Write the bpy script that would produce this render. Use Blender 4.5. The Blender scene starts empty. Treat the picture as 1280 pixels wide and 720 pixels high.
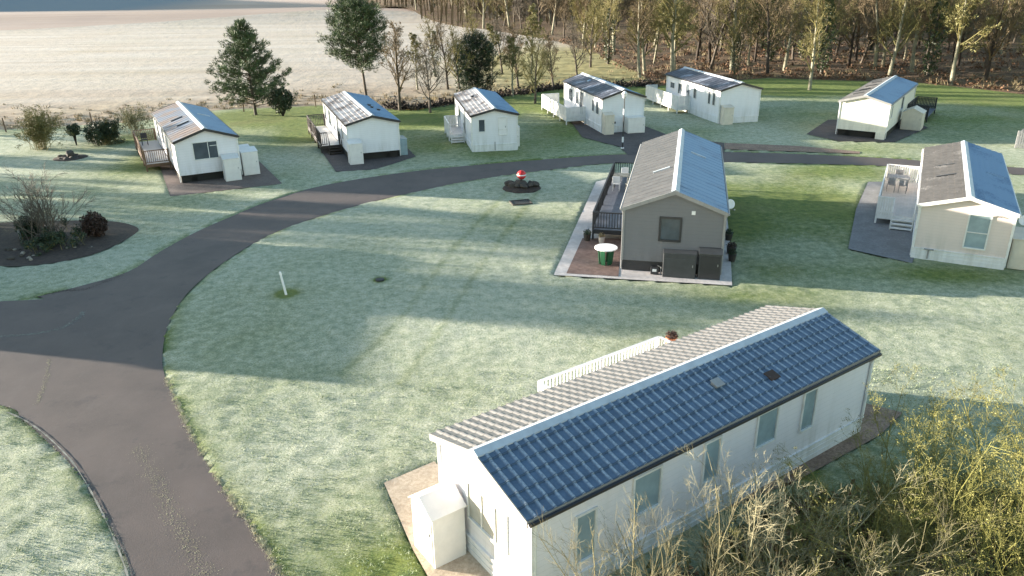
import bpy, math, random
import numpy as np
from mathutils import Vector, Matrix
random.seed(7)
RNG = np.random.default_rng(7)
SC = bpy.context.scene
COL = SC.collection
PI = math.pi

# ------------------------------------------------------------------ camera
CF, CPIT, CROLL, CH = 971.54, math.radians(22.6664), math.radians(-0.7819), 12.915
cp, sp, cr, sr = math.cos(CPIT), math.sin(CPIT), math.cos(CROLL), math.sin(CROLL)
_r = Vector((1, 0, 0)); _f = Vector((0, cp, -sp)); _u = Vector((0, sp, cp))
CX = _r * cr + _u * sr; CY = -_r * sr + _u * cr; CZ = _f
def G(x, y, z=0.0):
    """photo pixel (1280x720) -> point on the level plane z"""
    d = CX * ((x - 640) / CF) - CY * ((y - 360) / CF) + CZ
    t = (z - CH) / d.z
    return Vector((d.x * t, d.y * t, z))
cam = bpy.data.cameras.new('camera'); cam.lens = CF / 1280 * 36; cam.sensor_width = 36
cam.clip_end = 6000
co = bpy.data.objects.new('camera', cam); COL.objects.link(co); SC.camera = co
m = Matrix.Identity(4)
for i in range(3):
    m[i][0] = CX[i]; m[i][1] = CY[i]; m[i][2] = -CZ[i]
m[2][3] = CH
co.matrix_world = m

# ------------------------------------------------------------------ light
SUN_EL = math.radians(7.0); SUN_AZ = math.radians(283.0)      # clockwise from +Y
W = bpy.data.worlds.new('World'); SC.world = W; W.use_nodes = True
sky = W.node_tree.nodes.new('ShaderNodeTexSky'); sky.sky_type = 'NISHITA'; sky.sun_disc = False
sky.sun_elevation = SUN_EL; sky.sun_rotation = SUN_AZ; sky.air_density = 1.2; sky.dust_density = 0.5; sky.ozone_density = 1.5
W.node_tree.links.new(sky.outputs[0], W.node_tree.nodes['Background'].inputs[0])
W.node_tree.nodes['Background'].inputs[1].default_value = 0.115
sl = bpy.data.lights.new('sun', 'SUN'); sl.energy = 5.0; sl.angle = math.radians(0.6); sl.color = (1, .89, .75)
so = bpy.data.objects.new('sun', sl); COL.objects.link(so)
sd = Vector((math.sin(SUN_AZ) * math.cos(SUN_EL), math.cos(SUN_AZ) * math.cos(SUN_EL), math.sin(SUN_EL)))
so.rotation_euler = sd.to_track_quat('Z', 'Y').to_euler(); so.location = (-60, 20, 40)
vs = SC.view_settings; vs.view_transform = 'Standard'; vs.look = 'None'; vs.exposure = 2.2; vs.gamma = 1
SC.cycles.max_bounces = 6

# ------------------------------------------------------------------ mesh helpers
class MB:
    def __init__(s): s.v = []; s.f = []
    def add(s, vs_, fs):
        n = len(s.v); s.v += [tuple(p) for p in vs_]; s.f += [tuple(i + n for i in f) for f in fs]; return s
    def box(s, x0, x1, y0, y1, z0, z1, M=None):
        p = [Vector((x, y, z)) for z in (z0, z1) for y in (y0, y1) for x in (x0, x1)]
        if M: p = [M @ q for q in p]
        return s.add(p, [(0, 2, 3, 1), (4, 5, 7, 6), (0, 1, 5, 4), (2, 6, 7, 3), (0, 4, 6, 2), (1, 3, 7, 5)])
    def prism(s, poly, h, M=None):
        """poly: 2-D outline (x,z), extruded along y from h[0] to h[1]"""
        n = len(poly); p = [Vector((a, h[0], b)) for a, b in poly] + [Vector((a, h[1], b)) for a, b in poly]
        if M: p = [M @ q for q in p]
        return s.add(p, [tuple(range(n)), tuple(range(2 * n - 1, n - 1, -1))] + [(i, i + n, (i + 1) % n + n, (i + 1) % n) for i in range(n)])
    def tube(s, pts, rad, k=5, cap=True):
        pts = [Vector(p) for p in pts]; n = len(pts)
        if not hasattr(rad, '__len__'): rad = [rad] * n
        base = len(s.v); a = None
        for i, p in enumerate(pts):
            d = (pts[min(i + 1, n - 1)] - pts[max(i - 1, 0)])
            if d.length < 1e-9: d = Vector((0, 0, 1))
            d.normalize()
            if a is None: a = d.orthogonal().normalized()
            else:
                a = a - d * a.dot(d)
                a = a.normalized() if a.length > 1e-6 else d.orthogonal().normalized()
            b = d.cross(a); r = rad[i]
            for j in range(k):
                t = 2 * PI * j / k; q = p + (a * math.cos(t) + b * math.sin(t)) * r
                s.v.append((q.x, q.y, q.z))
        for i in range(n - 1):
            for j in range(k):
                j2 = (j + 1) % k
                s.f.append((base + i * k + j, base + i * k + j2, base + (i + 1) * k + j2, base + (i + 1) * k + j))
        if cap and k > 2:
            s.f.append(tuple(base + j for j in range(k - 1, -1, -1))); s.f.append(tuple(base + (n - 1) * k + j for j in range(k)))
        return s
    def lathe(s, prof, k=16, c=(0, 0, 0)):
        base = len(s.v); n = len(prof)
        for r, z in prof:
            for j in range(k):
                t = 2 * PI * j / k; s.v.append((c[0] + r * math.cos(t), c[1] + r * math.sin(t), c[2] + z))
        for i in range(n - 1):
            for j in range(k):
                j2 = (j + 1) % k; s.f.append((base + i * k + j, base + i * k + j2, base + (i + 1) * k + j2, base + (i + 1) * k + j))
        s.f.append(tuple(base + j for j in range(k - 1, -1, -1))); s.f.append(tuple(base + (n - 1) * k + j for j in range(k)))
        return s
    def quad(s, a, b, c, d): return s.add([a, b, c, d], [(0, 1, 2, 3)])
    def build(s, name, mat, parent=None, smooth=False, bevel=0):
        me = bpy.data.meshes.new(name); me.from_pydata(s.v, [], s.f); me.update()
        if smooth: me.polygons.foreach_set('use_smooth', [True] * len(me.polygons))
        for mm in (mat if isinstance(mat, (list, tuple)) else [mat]): me.materials.append(mm)
        o = bpy.data.objects.new(name, me); COL.objects.link(o)
        if parent: o.parent = parent
        if bevel:
            b = o.modifiers.new('bevel', 'BEVEL'); b.width = bevel; b.segments = 2; b.limit_method = 'ANGLE'
        return o
def tag(o, label=None, cat=None, group=None, kind=None):
    if label: o['label'] = label
    if cat: o['category'] = cat
    if group: o['group'] = group
    if kind: o['kind'] = kind
    return o
def thing(name, label, cat, loc=(0, 0, 0), rz=0, group=None):
    o = bpy.data.objects.new(name, None); COL.objects.link(o); o.location = loc; o.rotation_euler = (0, 0, rz)
    o.empty_display_size = .3
    return tag(o, label, cat, group)
def copy_tree(o, parent=None):
    c = o.copy(); COL.objects.link(c); c.parent = parent
    for ch in list(o.children): copy_tree(ch, c)
    return c

# ------------------------------------------------------------------ materials
def mat(name, build):
    m = bpy.data.materials.new(name); m.use_nodes = True; nt = m.node_tree
    b = nt.nodes['Principled BSDF']; build(nt, b); return m
def nd(nt, t, **kw):
    n = nt.nodes.new(t)
    for k, v in kw.items():
        if k in n.inputs: n.inputs[k].default_value = v
        else: setattr(n, k, v)
    return n
def L(nt, a, b): nt.links.new(a, b)
def mixc(nt, fac, a, b, mode='MIX'):
    n = nt.nodes.new('ShaderNodeMix'); n.data_type = 'RGBA'; n.blend_type = mode
    for s, v in ((n.inputs[0], fac), (n.inputs[6], a), (n.inputs[7], b)):
        if hasattr(v, 'links'): L(nt, v, s)
        else: s.default_value = (*v, 1) if isinstance(v, tuple) and len(v) == 3 else v
    return n.outputs[2]
def noise(nt, scale, detail=4, rough=.55, vec=None, dist=0):
    n = nd(nt, 'ShaderNodeTexNoise', Scale=scale, Detail=detail, Roughness=rough, Distortion=dist)
    if vec: L(nt, vec, n.inputs['Vector'])
    return n.outputs[0]
def ramp(nt, fac, lo, hi, a=0., b=1.):
    n = nd(nt, 'ShaderNodeMapRange'); L(nt, fac, n.inputs[0])
    n.inputs[1].default_value = lo; n.inputs[2].default_value = hi; n.inputs[3].default_value = a; n.inputs[4].default_value = b
    return n.outputs[0]
def mth(nt, op, a, b=None):
    n = nd(nt, 'ShaderNodeMath', operation=op)
    for i, v in enumerate((a, b)):
        if v is None: continue
        if hasattr(v, 'links'): L(nt, v, n.inputs[i])
        else: n.inputs[i].default_value = v
    return n.outputs[0]
def pos(nt, sx=1, sy=1, sz=1, obj=False):
    if obj:
        g = nd(nt, 'ShaderNodeTexCoord').outputs['Object']
    else: g = nd(nt, 'ShaderNodeNewGeometry').outputs['Position']
    mp = nd(nt, 'ShaderNodeMapping'); mp.inputs['Scale'].default_value = (sx, sy, sz); L(nt, g, mp.inputs[0]); return mp.outputs[0]
def bump(nt, b, h, strength, dist):
    n = nd(nt, 'ShaderNodeBump', Strength=strength, Distance=dist); L(nt, h, n.inputs['Height']); L(nt, n.outputs[0], b.inputs['Normal']); return n

def plain(name, c, rough=.55, metal=0, var=.12, vs_=3., bmp=0):
    def f(nt, b):
        p = pos(nt, obj=True); n = noise(nt, vs_, 5, .6, p)
        c2 = tuple(x * (1 - 2 * var) for x in c)
        L(nt, mixc(nt, ramp(nt, n, .3, .7), c2, c), b.inputs['Base Color'])
        b.inputs['Roughness'].default_value = rough; b.inputs['Metallic'].default_value = metal
        if bmp: bump(nt, b, noise(nt, vs_ * 8, 4, .6, p), .4, bmp)
    return mat(name, f)
def cladding(name, c, plank=.14, axis='z', depth=.006, dirt=(.36, .36, .31)):
    def f(nt, b):
        p = pos(nt, obj=True); sep = nd(nt, 'ShaderNodeSeparateXYZ'); L(nt, p, sep.inputs[0])
        z = mth(nt, 'FRACT', mth(nt, 'DIVIDE', sep.outputs[2] if axis == 'z' else sep.outputs[0], plank))
        streak = noise(nt, 1.0, 5, .65, pos(nt, 3, 3, .5, True))
        blot = noise(nt, 1.1, 4, .6, p)
        groove = ramp(nt, z, .0, .1, 1., 0.)
        col = mixc(nt, ramp(nt, blot, .35, .7, 0, .22), c, tuple(x * .78 for x in c))
        low = ramp(nt, sep.outputs[2], .5, 1.3, .45, 0.0)
        dirtf = mth(nt, 'MULTIPLY', ramp(nt, streak, .45, .75), mth(nt, 'ADD', low, .12))
        col = mixc(nt, dirtf, col, dirt)
        col = mixc(nt, mth(nt, 'MULTIPLY', groove, .35), col, tuple(x * .45 for x in c))
        L(nt, col, b.inputs['Base Color']); b.inputs['Roughness'].default_value = .55
        h = mth(nt, 'ADD', z, mth(nt, 'MULTIPLY', blot, .3))
        bump(nt, b, h, .5, depth)
    return mat(name, f)
def tileroof(name, base, line, frost, nrib, slope, courses, k):
    def f(nt, b):
        p = pos(nt, obj=True); sep = nd(nt, 'ShaderNodeSeparateXYZ'); L(nt, p, sep.inputs[0])
        y = mth(nt, 'FRACT', mth(nt, 'DIVIDE', mth(nt, 'ADD', sep.outputs[1], .1), nrib))
        x = mth(nt, 'FRACT', mth(nt, 'DIVIDE', mth(nt, 'ABSOLUTE', sep.outputs[0]), slope / courses))
        n = noise(nt, 2.2, 5, .65, p); n2 = noise(nt, 18, 4, .7, p)
        rib = mth(nt, 'MULTIPLY', ramp(nt, y, .60, .74), ramp(nt, y, 1.0, .9))
        rib = mth(nt, 'MULTIPLY', rib, ramp(nt, n2, .25, .6))
        c = mixc(nt, ramp(nt, n, .3, .7), tuple(v * .75 for v in base), tuple(v * 1.2 for v in base))
        c = mixc(nt, mth(nt, 'MULTIPLY', ramp(nt, n2, .45, .75), k), c, frost)
        c = mixc(nt, mth(nt, 'MULTIPLY', rib, .8), c, line)  # pale highlights along the ribs coloured in, together with frost
        c = mixc(nt, mth(nt, 'MULTIPLY', ramp(nt, x, .90, .97), .75), c, tuple(v * .25 for v in base))
        L(nt, c, b.inputs['Base Color']); b.inputs['Roughness'].default_value = .38; bump(nt, b, n2, .2, .005)
    return mat(name, f)
def roofmat(name, base, frost, amt, rough=.35, scale=.8, frostrough=.6, seam=0):
    def f(nt, b):
        p = pos(nt, obj=True)
        n1 = noise(nt, scale, 5, .6, p); n2 = noise(nt, 14, 4, .7, p)
        fac = mth(nt, 'ADD', n1, mth(nt, 'MULTIPLY', n2, .45))
        fac = ramp(nt, fac, .98 - amt * .75, 1.15 - amt * .75)
        bb = mixc(nt, ramp(nt, noise(nt, 3, 5, .6, p), .3, .7), tuple(x * .7 for x in base), tuple(x * 1.15 for x in base))
        col = mixc(nt, fac, bb, frost)
        if seam:
            sep = nd(nt, 'ShaderNodeSeparateXYZ'); L(nt, p, sep.inputs[0])
            z = mth(nt, 'FRACT', mth(nt, 'DIVIDE', sep.outputs[0], seam))
            col = mixc(nt, ramp(nt, z, 0, .12, .55, 0), col, tuple(x * .3 for x in base))
        L(nt, col, b.inputs['Base Color'])
        L(nt, ramp(nt, fac, 0, 1, rough, frostrough), b.inputs['Roughness'])
        bump(nt, b, n2, .25, .006)
    return mat(name, f)

M = {}
M['white'] = cladding('white_cladding', (.78, .77, .81), .16)
M['white2'] = cladding('white_cladding_cool', (.77, .78, .81), .14)
M['cream'] = cladding('cream_cladding', (.78, .75, .66), .2)
M['beige'] = cladding('beige_cladding', (.71, .62, .58), .14)
M['grey'] = cladding('grey_cladding', (.165, .17, .185), .16, dirt=(.1, .1, .1))
M['skirt'] = cladding('skirt_boards', (.76, .77, .78), .2, depth=.01)
M['trim_white'] = plain('white_trim', (.80, .80, .78), .45)
M['trim_dark'] = plain('dark_trim', (.03, .032, .036), .45)
M['trim_grey'] = plain('grey_trim', (.30, .30, .30), .5)
M['fascia_tan'] = plain('weathered_fascia', (.40, .37, .33), .6)
M['gutter'] = plain('black_gutter', (.02, .02, .024), .4)
M['ridge_metal'] = plain('pale_ridge_cap', (.50, .55, .60), .4)
M['chassis'] = plain('chassis_dark', (.022, .02, .018), .8)
M['glass'] = plain('window_glass', (.10, .12, .14), .08, var=.2, vs_=1.2)
M['blind'] = plain('window_with_blind', (.50, .48, .42), .22, var=.12, vs_=2)
M['bluepane'] = plain('window_pale_blind', (.32, .42, .46), .15, var=.15, vs_=2)
M['locker_white'] = plain('white_locker', (.78, .76, .73), .5, var=.06)
M['locker_beige'] = plain('beige_locker', (.68, .62, .52), .5, var=.08)
M['locker_dark'] = plain('dark_locker', (.055, .06, .065), .5, var=.15)
M['wood_brown'] = plain('brown_timber', (.17, .105, .065), .75, var=.25, vs_=6, bmp=.004)
M['wood_dark'] = plain('dark_timber', (.045, .035, .03), .7, var=.25, vs_=6)
M['wood_black'] = plain('black_timber', (.03, .033, .04), .6, var=.2)
M['wood_grey'] = plain('grey_timber', (.33, .33, .33), .75, var=.2, vs_=6)
M['deckfloor_grey'] = cladding('deck_boards_grey', (.36, .34, .33), .15, 'x')
M['deckfloor_dark'] = cladding('deck_boards_dark', (.09, .10, .13), .15, 'x', dirt=(.2, .22, .25))
M['deckfloor_white'] = cladding('deck_boards_pale', (.66, .62, .58), .15, 'x')
M['plastic_white'] = plain('white_plastic', (.80, .80, .80), .35, var=.04)
M['terracotta'] = plain('terracotta', (.45, .17, .08), .8)
M['pot_dark'] = plain('dark_pot', (.04, .035, .03), .6)
M['green_plastic'] = plain('green_plastic', (.015, .10, .045), .45)
M['red'] = plain('red_ball', (.62, .03, .03), .4)
M['steel'] = plain('steel', (.35, .36, .37), .4, .6)
M['iron'] = plain('cast_iron', (.05, .05, .05), .6, .3)
M['rock'] = plain('dark_rock', (.10, .085, .07), .9, var=.35, vs_=5, bmp=.02)
M['rock_pale'] = plain('pale_rock', (.38, .34, .28), .9, var=.3, vs_=5, bmp=.02)
M['roofA_l'] = tileroof('roof_frosted_brown', (.135, .13, .125), (.24, .235, .23), (.19, .185, .18), 12.35 / 49, 1.93, 6, .8)
M['roofA_r'] = tileroof('roof_tiles_sky_tint', (.07, .115, .18), (.38, .45, .52), (.16, .23, .31), 12.35 / 49, 1.93, 6, .35)  # blue sky reflection painted into the dark tiles, with some frost
M['roofB_l'] = roofmat('roof_grey_sheet', (.082, .082, .083), (.092, .092, .093), .35, .6, 1.2, .7, seam=.0)
M['roof_r'] = roofmat('roof_frost_sky_tint', (.10, .17, .28), (.20, .30, .42), .6, .4, .5)  # right slopes: frost plus the blue of sky-lit shade put into the colour
M['roofC_l'] = roofmat('roof_grey_tiles', (.10, .095, .09), (.24, .23, .22), .2, .7)
M['roofD_l'] = roofmat('roof_brown_tiles', (.20, .15, .125), (.14, .17, .22), .45, .6, .45)
M['roofE_l'] = roofmat('roof_brown_frosty', (.20, .16, .14), (.60, .56, .54), .5, .6)
M['roofG_l'] = roofmat('roof_dark_felt', (.05, .055, .075), (.30, .33, .40), .3, .55, .7)
M['leaf_dark'] = plain('evergreen_leaf', (.035, .06, .022), .6, var=.3, vs_=1.5)
M['leaf_pine'] = plain('pine_needles', (.095, .145, .055), .6, var=.35, vs_=.8)
M['leaf_ivy'] = plain('ivy_leaf', (.045, .075, .02), .5, var=.35, vs_=1.)
M['leaf_olive'] = plain('olive_leaf', (.20, .19, .06), .65, var=.3, vs_=1.2)
M['leaf_yellow'] = plain('yellow_green_leaf', (.23, .22, .05), .65, var=.35, vs_=1.5)
M['leaf_rust'] = plain('rust_leaf', (.06, .03, .02), .7, var=.3, vs_=2)
M['bracken'] = plain('dead_bracken', (.17, .09, .045), .85, var=.35, vs_=.3)
M['drygrass'] = plain('dry_grass', (.34, .27, .15), .85, var=.3, vs_=.3)
M['bark'] = plain('grey_brown_bark', (.13, .105, .08), .85, var=.35, vs_=2, bmp=.02)
M['bark_pale'] = plain('pale_birch_bark', (.32, .30, .21), .8, var=.3, vs_=2.5)
M['bark_dark'] = plain('dark_bark', (.055, .04, .03), .9, var=.3, vs_=2)
M['twig_olive'] = plain('olive_twigs', (.23, .20, .07), .8, var=.3, vs_=.4)
M['twig_brown'] = plain('brown_twigs', (.19, .14, .075), .8, var=.3, vs_=.4)
M['twig_grey'] = plain('grey_twigs', (.17, .14, .105), .8, var=.3, vs_=.4)
M['twig_moss'] = plain('mossy_yellow_twigs', (.27, .26, .07), .8, var=.35, vs_=1.5)
M['twig_dull'] = plain('dull_thicket_twigs', (.30, .265, .14), .8, var=.4, vs_=1.2)
M['twig_straw'] = plain('lichened_twigs', (.46, .42, .26), .8, var=.35, vs_=1.5)

# ---- ground materials
def lawn_f(nt, b):
    at = nd(nt, 'ShaderNodeAttribute', attribute_name='frost').outputs['Fac']
    p = pos(nt)
    n1 = noise(nt, .35, 4, .6, p); n2 = noise(nt, 2.6, 5, .65, p); n3 = noise(nt, 11, 4, .7, pos(nt, 1, 1.7, 1)); n4 = noise(nt, 42, 3, .7, p)
    s = mth(nt, 'ADD', mth(nt, 'MULTIPLY', n1, .5), mth(nt, 'ADD', mth(nt, 'MULTIPLY', n2, .5), mth(nt, 'ADD', mth(nt, 'MULTIPLY', n3, 1.), mth(nt, 'MULTIPLY', n4, .5))))
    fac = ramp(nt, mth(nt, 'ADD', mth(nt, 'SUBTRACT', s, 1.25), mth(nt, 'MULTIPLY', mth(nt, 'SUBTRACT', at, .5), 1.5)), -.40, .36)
    green = mixc(nt, ramp(nt, n2, .3, .7), (.065, .125, .018), (.21, .25, .045))
    green = mixc(nt, ramp(nt, noise(nt, .22, 3, .5, p), .5, .75, 0, .5), green, (.26, .24, .09))
    fr = mixc(nt, ramp(nt, n2, .3, .7), (.34, .395, .30), (.60, .61, .47))
    tf = noise(nt, 19, 5, .8, pos(nt, 1, 1.5, 1)); cc = mixc(nt, fac, green, fr); cc = mixc(nt, ramp(nt, tf, .52, .36, 0, .75), cc, (.07, .10, .03))
    L(nt, cc, b.inputs['Base Color']); b.inputs['Roughness'].default_value = .9
    h = mth(nt, 'ADD', mth(nt, 'MULTIPLY', n3, 1.), mth(nt, 'MULTIPLY', n4, .35))
    bump(nt, b, h, .8, .12)
M['lawn'] = mat('frosted_lawn', lawn_f)
def field_f(nt, b):
    at = nd(nt, 'ShaderNodeAttribute', attribute_name='grass').outputs['Fac']
    br = nd(nt, 'ShaderNodeAttribute', attribute_name='brown').outputs['Fac']
    p = pos(nt)
    rows = noise(nt, 1, 5, .65, pos(nt, .012, .22, 1)); n2 = noise(nt, .5, 5, .7, p); n3 = noise(nt, .06, 4, .6, p)
    c = mixc(nt, ramp(nt, rows, .35, .65), (.40, .335, .27), (.53, .475, .405))
    c = mixc(nt, ramp(nt, n3, .45, .7, 0, .5), c, (.44, .35, .26))
    fine = noise(nt, 1, 4, .7, pos(nt, .05, 1.1, 1)); c = mixc(nt, ramp(nt, fine, .5, .75, 0, .4), c, (.36, .29, .22))
    dk = mixc(nt, ramp(nt, n2, .35, .65), (.17, .10, .055), (.45, .34, .22))
    c = mixc(nt, br, c, dk)
    g = mixc(nt, ramp(nt, n2, .35, .65), (.16, .14, .04), (.42, .36, .15))
    c = mixc(nt, at, c, g)
    L(nt, c, b.inputs['Base Color']); b.inputs['Roughness'].default_value = .95
    bump(nt, b, n2, .5, .25)
M['field'] = mat('frosted_stubble_field', field_f)
def hill_f(nt, b):
    p = pos(nt); n = noise(nt, 1, 4, .6, pos(nt, .004, .02, 1)); n2 = noise(nt, .05, 5, .6, p)
    at = nd(nt, 'ShaderNodeAttribute', attribute_name='hill_shade').outputs['Fac']
    c = mixc(nt, ramp(nt, n, .4, .6), (.42, .30, .23), (.50, .38, .31))
    c = mixc(nt, ramp(nt, n2, .4, .7, 0, .4), c, (.34, .24, .2))
    c = mixc(nt, at, c, (.15, .19, .22))  # shade lying on the far land, painted in as blue-grey
    L(nt, c, b.inputs['Base Color']); b.inputs['Roughness'].default_value = .95
M['hill'] = mat('far_ploughed_hill', hill_f)
def floor_f(nt, b):
    p = pos(nt); n = noise(nt, .35, 5, .7, p); n2 = noise(nt, 2.5, 5, .7, p)
    c = mixc(nt, ramp(nt, n2, .3, .7), (.055, .034, .018), (.20, .12, .06))
    c = mixc(nt, ramp(nt, n, .5, .7, 0, .7), c, (.14, .12, .04))
    L(nt, c, b.inputs['Base Color']); b.inputs['Roughness'].default_value = .95; bump(nt, b, n2, .8, .3)
M['wfloor'] = mat('woodland_litter', floor_f)
def road_f(nt, b):
    p = pos(nt); at = nd(nt, 'ShaderNodeAttribute', attribute_name='moss').outputs['Fac']
    n = noise(nt, .5, 5, .6, p); n2 = noise(nt, 30, 4, .7, p); n3 = noise(nt, 5, 5, .75, p)
    c = mixc(nt, ramp(nt, n, .3, .7), (.082, .064, .058), (.118, .09, .08))
    c = mixc(nt, ramp(nt, n2, .5, .8, 0, .35), c, (.16, .14, .13))
    c = mixc(nt, ramp(nt, noise(nt, 1.6, 6, .7, pos(nt, 1, .5, 1)), .52, .72, 0, .55), c, (.125, .10, .092))
    c = mixc(nt, ramp(nt, noise(nt, .9, 6, .75, p), .56, .66, 0, .4), c, (.045, .04, .042))
    mf = mth(nt, 'MULTIPLY', at, ramp(nt, mth(nt, 'ADD', n3, mth(nt, 'MULTIPLY', n2, .4)), .62, .85))
    c = mixc(nt, mf, c, (.24, .22, .12))
    L(nt, c, b.inputs['Base Color']); b.inputs['Roughness'].default_value = .75
    bump(nt, b, n2, .35, .012)
M['road'] = mat('worn_asphalt', road_f)
def gravel(name, a, c2, sc=12):
    def f(nt, b):
        p = pos(nt); n = noise(nt, 1.2, 5, .6, p); n2 = noise(nt, sc, 4, .75, p)
        c = mixc(nt, ramp(nt, n2, .35, .68), a, c2); c = mixc(nt, ramp(nt, n, .4, .7, 0, .5), c, tuple(x * .6 for x in a))
        L(nt, c, b.inputs['Base Color']); b.inputs['Roughness'].default_value = .9; bump(nt, b, n2, .5, .03)
    return mat(name, f)
M['gravel_brown'] = gravel('brown_gravel', (.16, .10, .075), (.36, .26, .19))
M['gravel_pale'] = gravel('pale_gravel', (.40, .31, .22), (.62, .52, .40))
M['gravel_mid'] = gravel('dull_brown_gravel', (.10, .075, .065), (.21, .165, .145))
M['gravel_dark'] = gravel('dark_gravel', (.055, .045, .045), (.13, .11, .105))
M['soil'] = gravel('bed_soil', (.030, .020, .016), (.085, .06, .045), 6)
M['concrete'] = gravel('pale_concrete', (.48, .44, .42), (.60, .56, .54), 5)
M['paving_brown'] = gravel('brown_paving', (.14, .085, .07), (.26, .17, .14), 4)
M['tarmac'] = gravel('grey_tarmac', (.15, .15, .155), (.24, .24, .245))
M['frostline'] = plain('frosted_edging', (.30, .30, .26), .9, var=.3, vs_=6)

# ------------------------------------------------------------------ outlines on the ground
def smooth(pts, n=6, closed=False):
    P = [Vector(p) for p in pts]; out = []
    N = len(P); rng = range(N if closed else N - 1)
    for i in rng:
        g = lambda k: P[k % N] if closed else P[max(0, min(N - 1, k))]
        a, b, c, d = g(i - 1), g(i), g(i + 1), g(i + 2)
        for j in range(n):
            t = j / n
            out.append(.5 * ((2 * b) + (c - a) * t + (2 * a - 5 * b + 4 * c - d) * t * t + (-a + 3 * b - 3 * c + d) * t ** 3))
    if not closed: out.append(P[-1])
    return out
def gp(l): return [G(x, y) for x, y in l]
outer = [Vector((-75, 27, 0)), Vector((-40, 29.5, 0))] + gp([(0, 377), (50, 370), (100, 358), (160, 340), (200, 315), (244, 291), (289, 271), (333, 253), (400, 233), (489, 218), (578, 208), (700, 198), (780, 193), (905, 190), (1110, 198), (1280, 210)]) + [Vector((60, 44, 0)), Vector((90, 36, 0))]
inner = [Vector((90, 33.8, 0)), Vector((60, 41.5, 0))] + gp([(1280, 219), (1110, 208), (905, 203), (770, 204), (700, 211), (600, 224), (511, 242), (444, 258), (378, 278), (333, 296), (289, 322), (253, 349), (227, 376), (209, 411), (203, 447), (207, 473), (218, 498), (231, 529), (258, 578), (284, 618), (307, 649), (329, 684), (351, 720)]) + [Vector((-4.2, 11.5, 0)), Vector((-2.5, 8, 0)), Vector((-1.5, 4, 0))]
lowleft = [Vector((-4.6, 4, 0)), Vector((-6, 8, 0)), Vector((-7.6, 11.5, 0))] + gp([(164, 720), (151, 684), (133, 649), (111, 613), (89, 582), (58, 551), (27, 524), (0, 507)]) + [Vector((-22, 23.2, 0)), Vector((-40, 23.5, 0)), Vector((-75, 20.5, 0))]
road_poly = smooth(outer) + smooth(inner) + smooth(lowleft)
pads = []   # (name, label, polygon, material)
def pad(name, pts, mt): pads.append((name, pts, mt))
bed = smooth(gp([(-60, 290), (0, 279), (85, 276), (140, 277), (168, 283), (172, 290), (150, 304), (120, 317), (80, 327), (40, 332), (0, 333), (-60, 325)]), 5, True)
pad('flower_bed_soil', bed, 'soil')
pad('gravel_pad', gp([(197, 200), (213, 246), (353, 230), (318, 196)]), 'gravel_mid')
pad('gravel_pad', gp([(398, 184), (420, 215), (470, 212), (520, 196), (510, 186)]), 'gravel_dark')
pad('gravel_pad', gp([(712, 150), (728, 172), (775, 184), (785, 194.5), (905, 191.5), (905, 179), (840, 171), (806, 158)]), 'gravel_dark')
pad('gravel_track', gp([(905.5, 179), (1000, 183), (1075, 190), (1075, 192.6), (1000, 190), (905.5, 187)]), 'gravel_brown')
pad('gravel_pad', gp([(1035, 150), (1008, 168), (1050, 177), (1118, 178), (1160, 160), (1140, 150)]), 'gravel_dark')
pad('gravel_pad', gp([(543, 578), (480, 605), (517, 690), (535, 722), (600, 760), (700, 760)]) , 'gravel_pale')
pad('gravel_pad', gp([(1060, 500), (1128, 517), (1100, 545), (1000, 600), (900, 640), (900, 560)]), 'gravel_brown')
pad('tarmac_pad', gp([(1085, 228), (1070, 262), (1060, 312), (1140, 330), (1150, 300), (1120, 228)]), 'tarmac')
pathB = gp([(745, 228), (692, 345), (915, 358), (912, 300), (905, 240), (800, 215)])
pad('concrete_path', pathB, 'concrete')

def pip(X, Y, poly):
    inside = np.zeros(X.shape, bool); n = len(poly)
    for i in range(n):
        x0, y0 = poly[i][0], poly[i][1]; x1, y1 = poly[(i + 1) % n][0], poly[(i + 1) % n][1]
        if y0 == y1: continue
        c = ((y0 > Y) != (y1 > Y)) & (X < (x1 - x0) * (Y - y0) / (y1 - y0) + x0); inside ^= c
    return inside
def dist_line(X, Y, pts):
    D = np.full(X.shape, 1e9)
    for a, b in zip(pts[:-1], pts[1:]):
        dx, dy = b[0] - a[0], b[1] - a[1]; t = np.clip(((X - a[0]) * dx + (Y - a[1]) * dy) / (dx * dx + dy * dy + 1e-9), 0, 1)
        D = np.minimum(D, np.hypot(X - a[0] - t * dx, Y - a[1] - t * dy))
    return D
def vnoise(X, Y, s, seed):
    r = np.random.default_rng(seed).random((256, 256)); x = X / s; y = Y / s
    xi = np.floor(x).astype(int); yi = np.floor(y).astype(int); fx = x - xi; fy = y - yi
    fx = fx * fx * (3 - 2 * fx); fy = fy * fy * (3 - 2 * fy)
    g = lambda a, b: r[a & 255, b & 255]
    return (g(xi, yi) * (1 - fx) + g(xi + 1, yi) * fx) * (1 - fy) + (g(xi, yi + 1) * (1 - fx) + g(xi + 1, yi + 1) * fx) * fy

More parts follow.
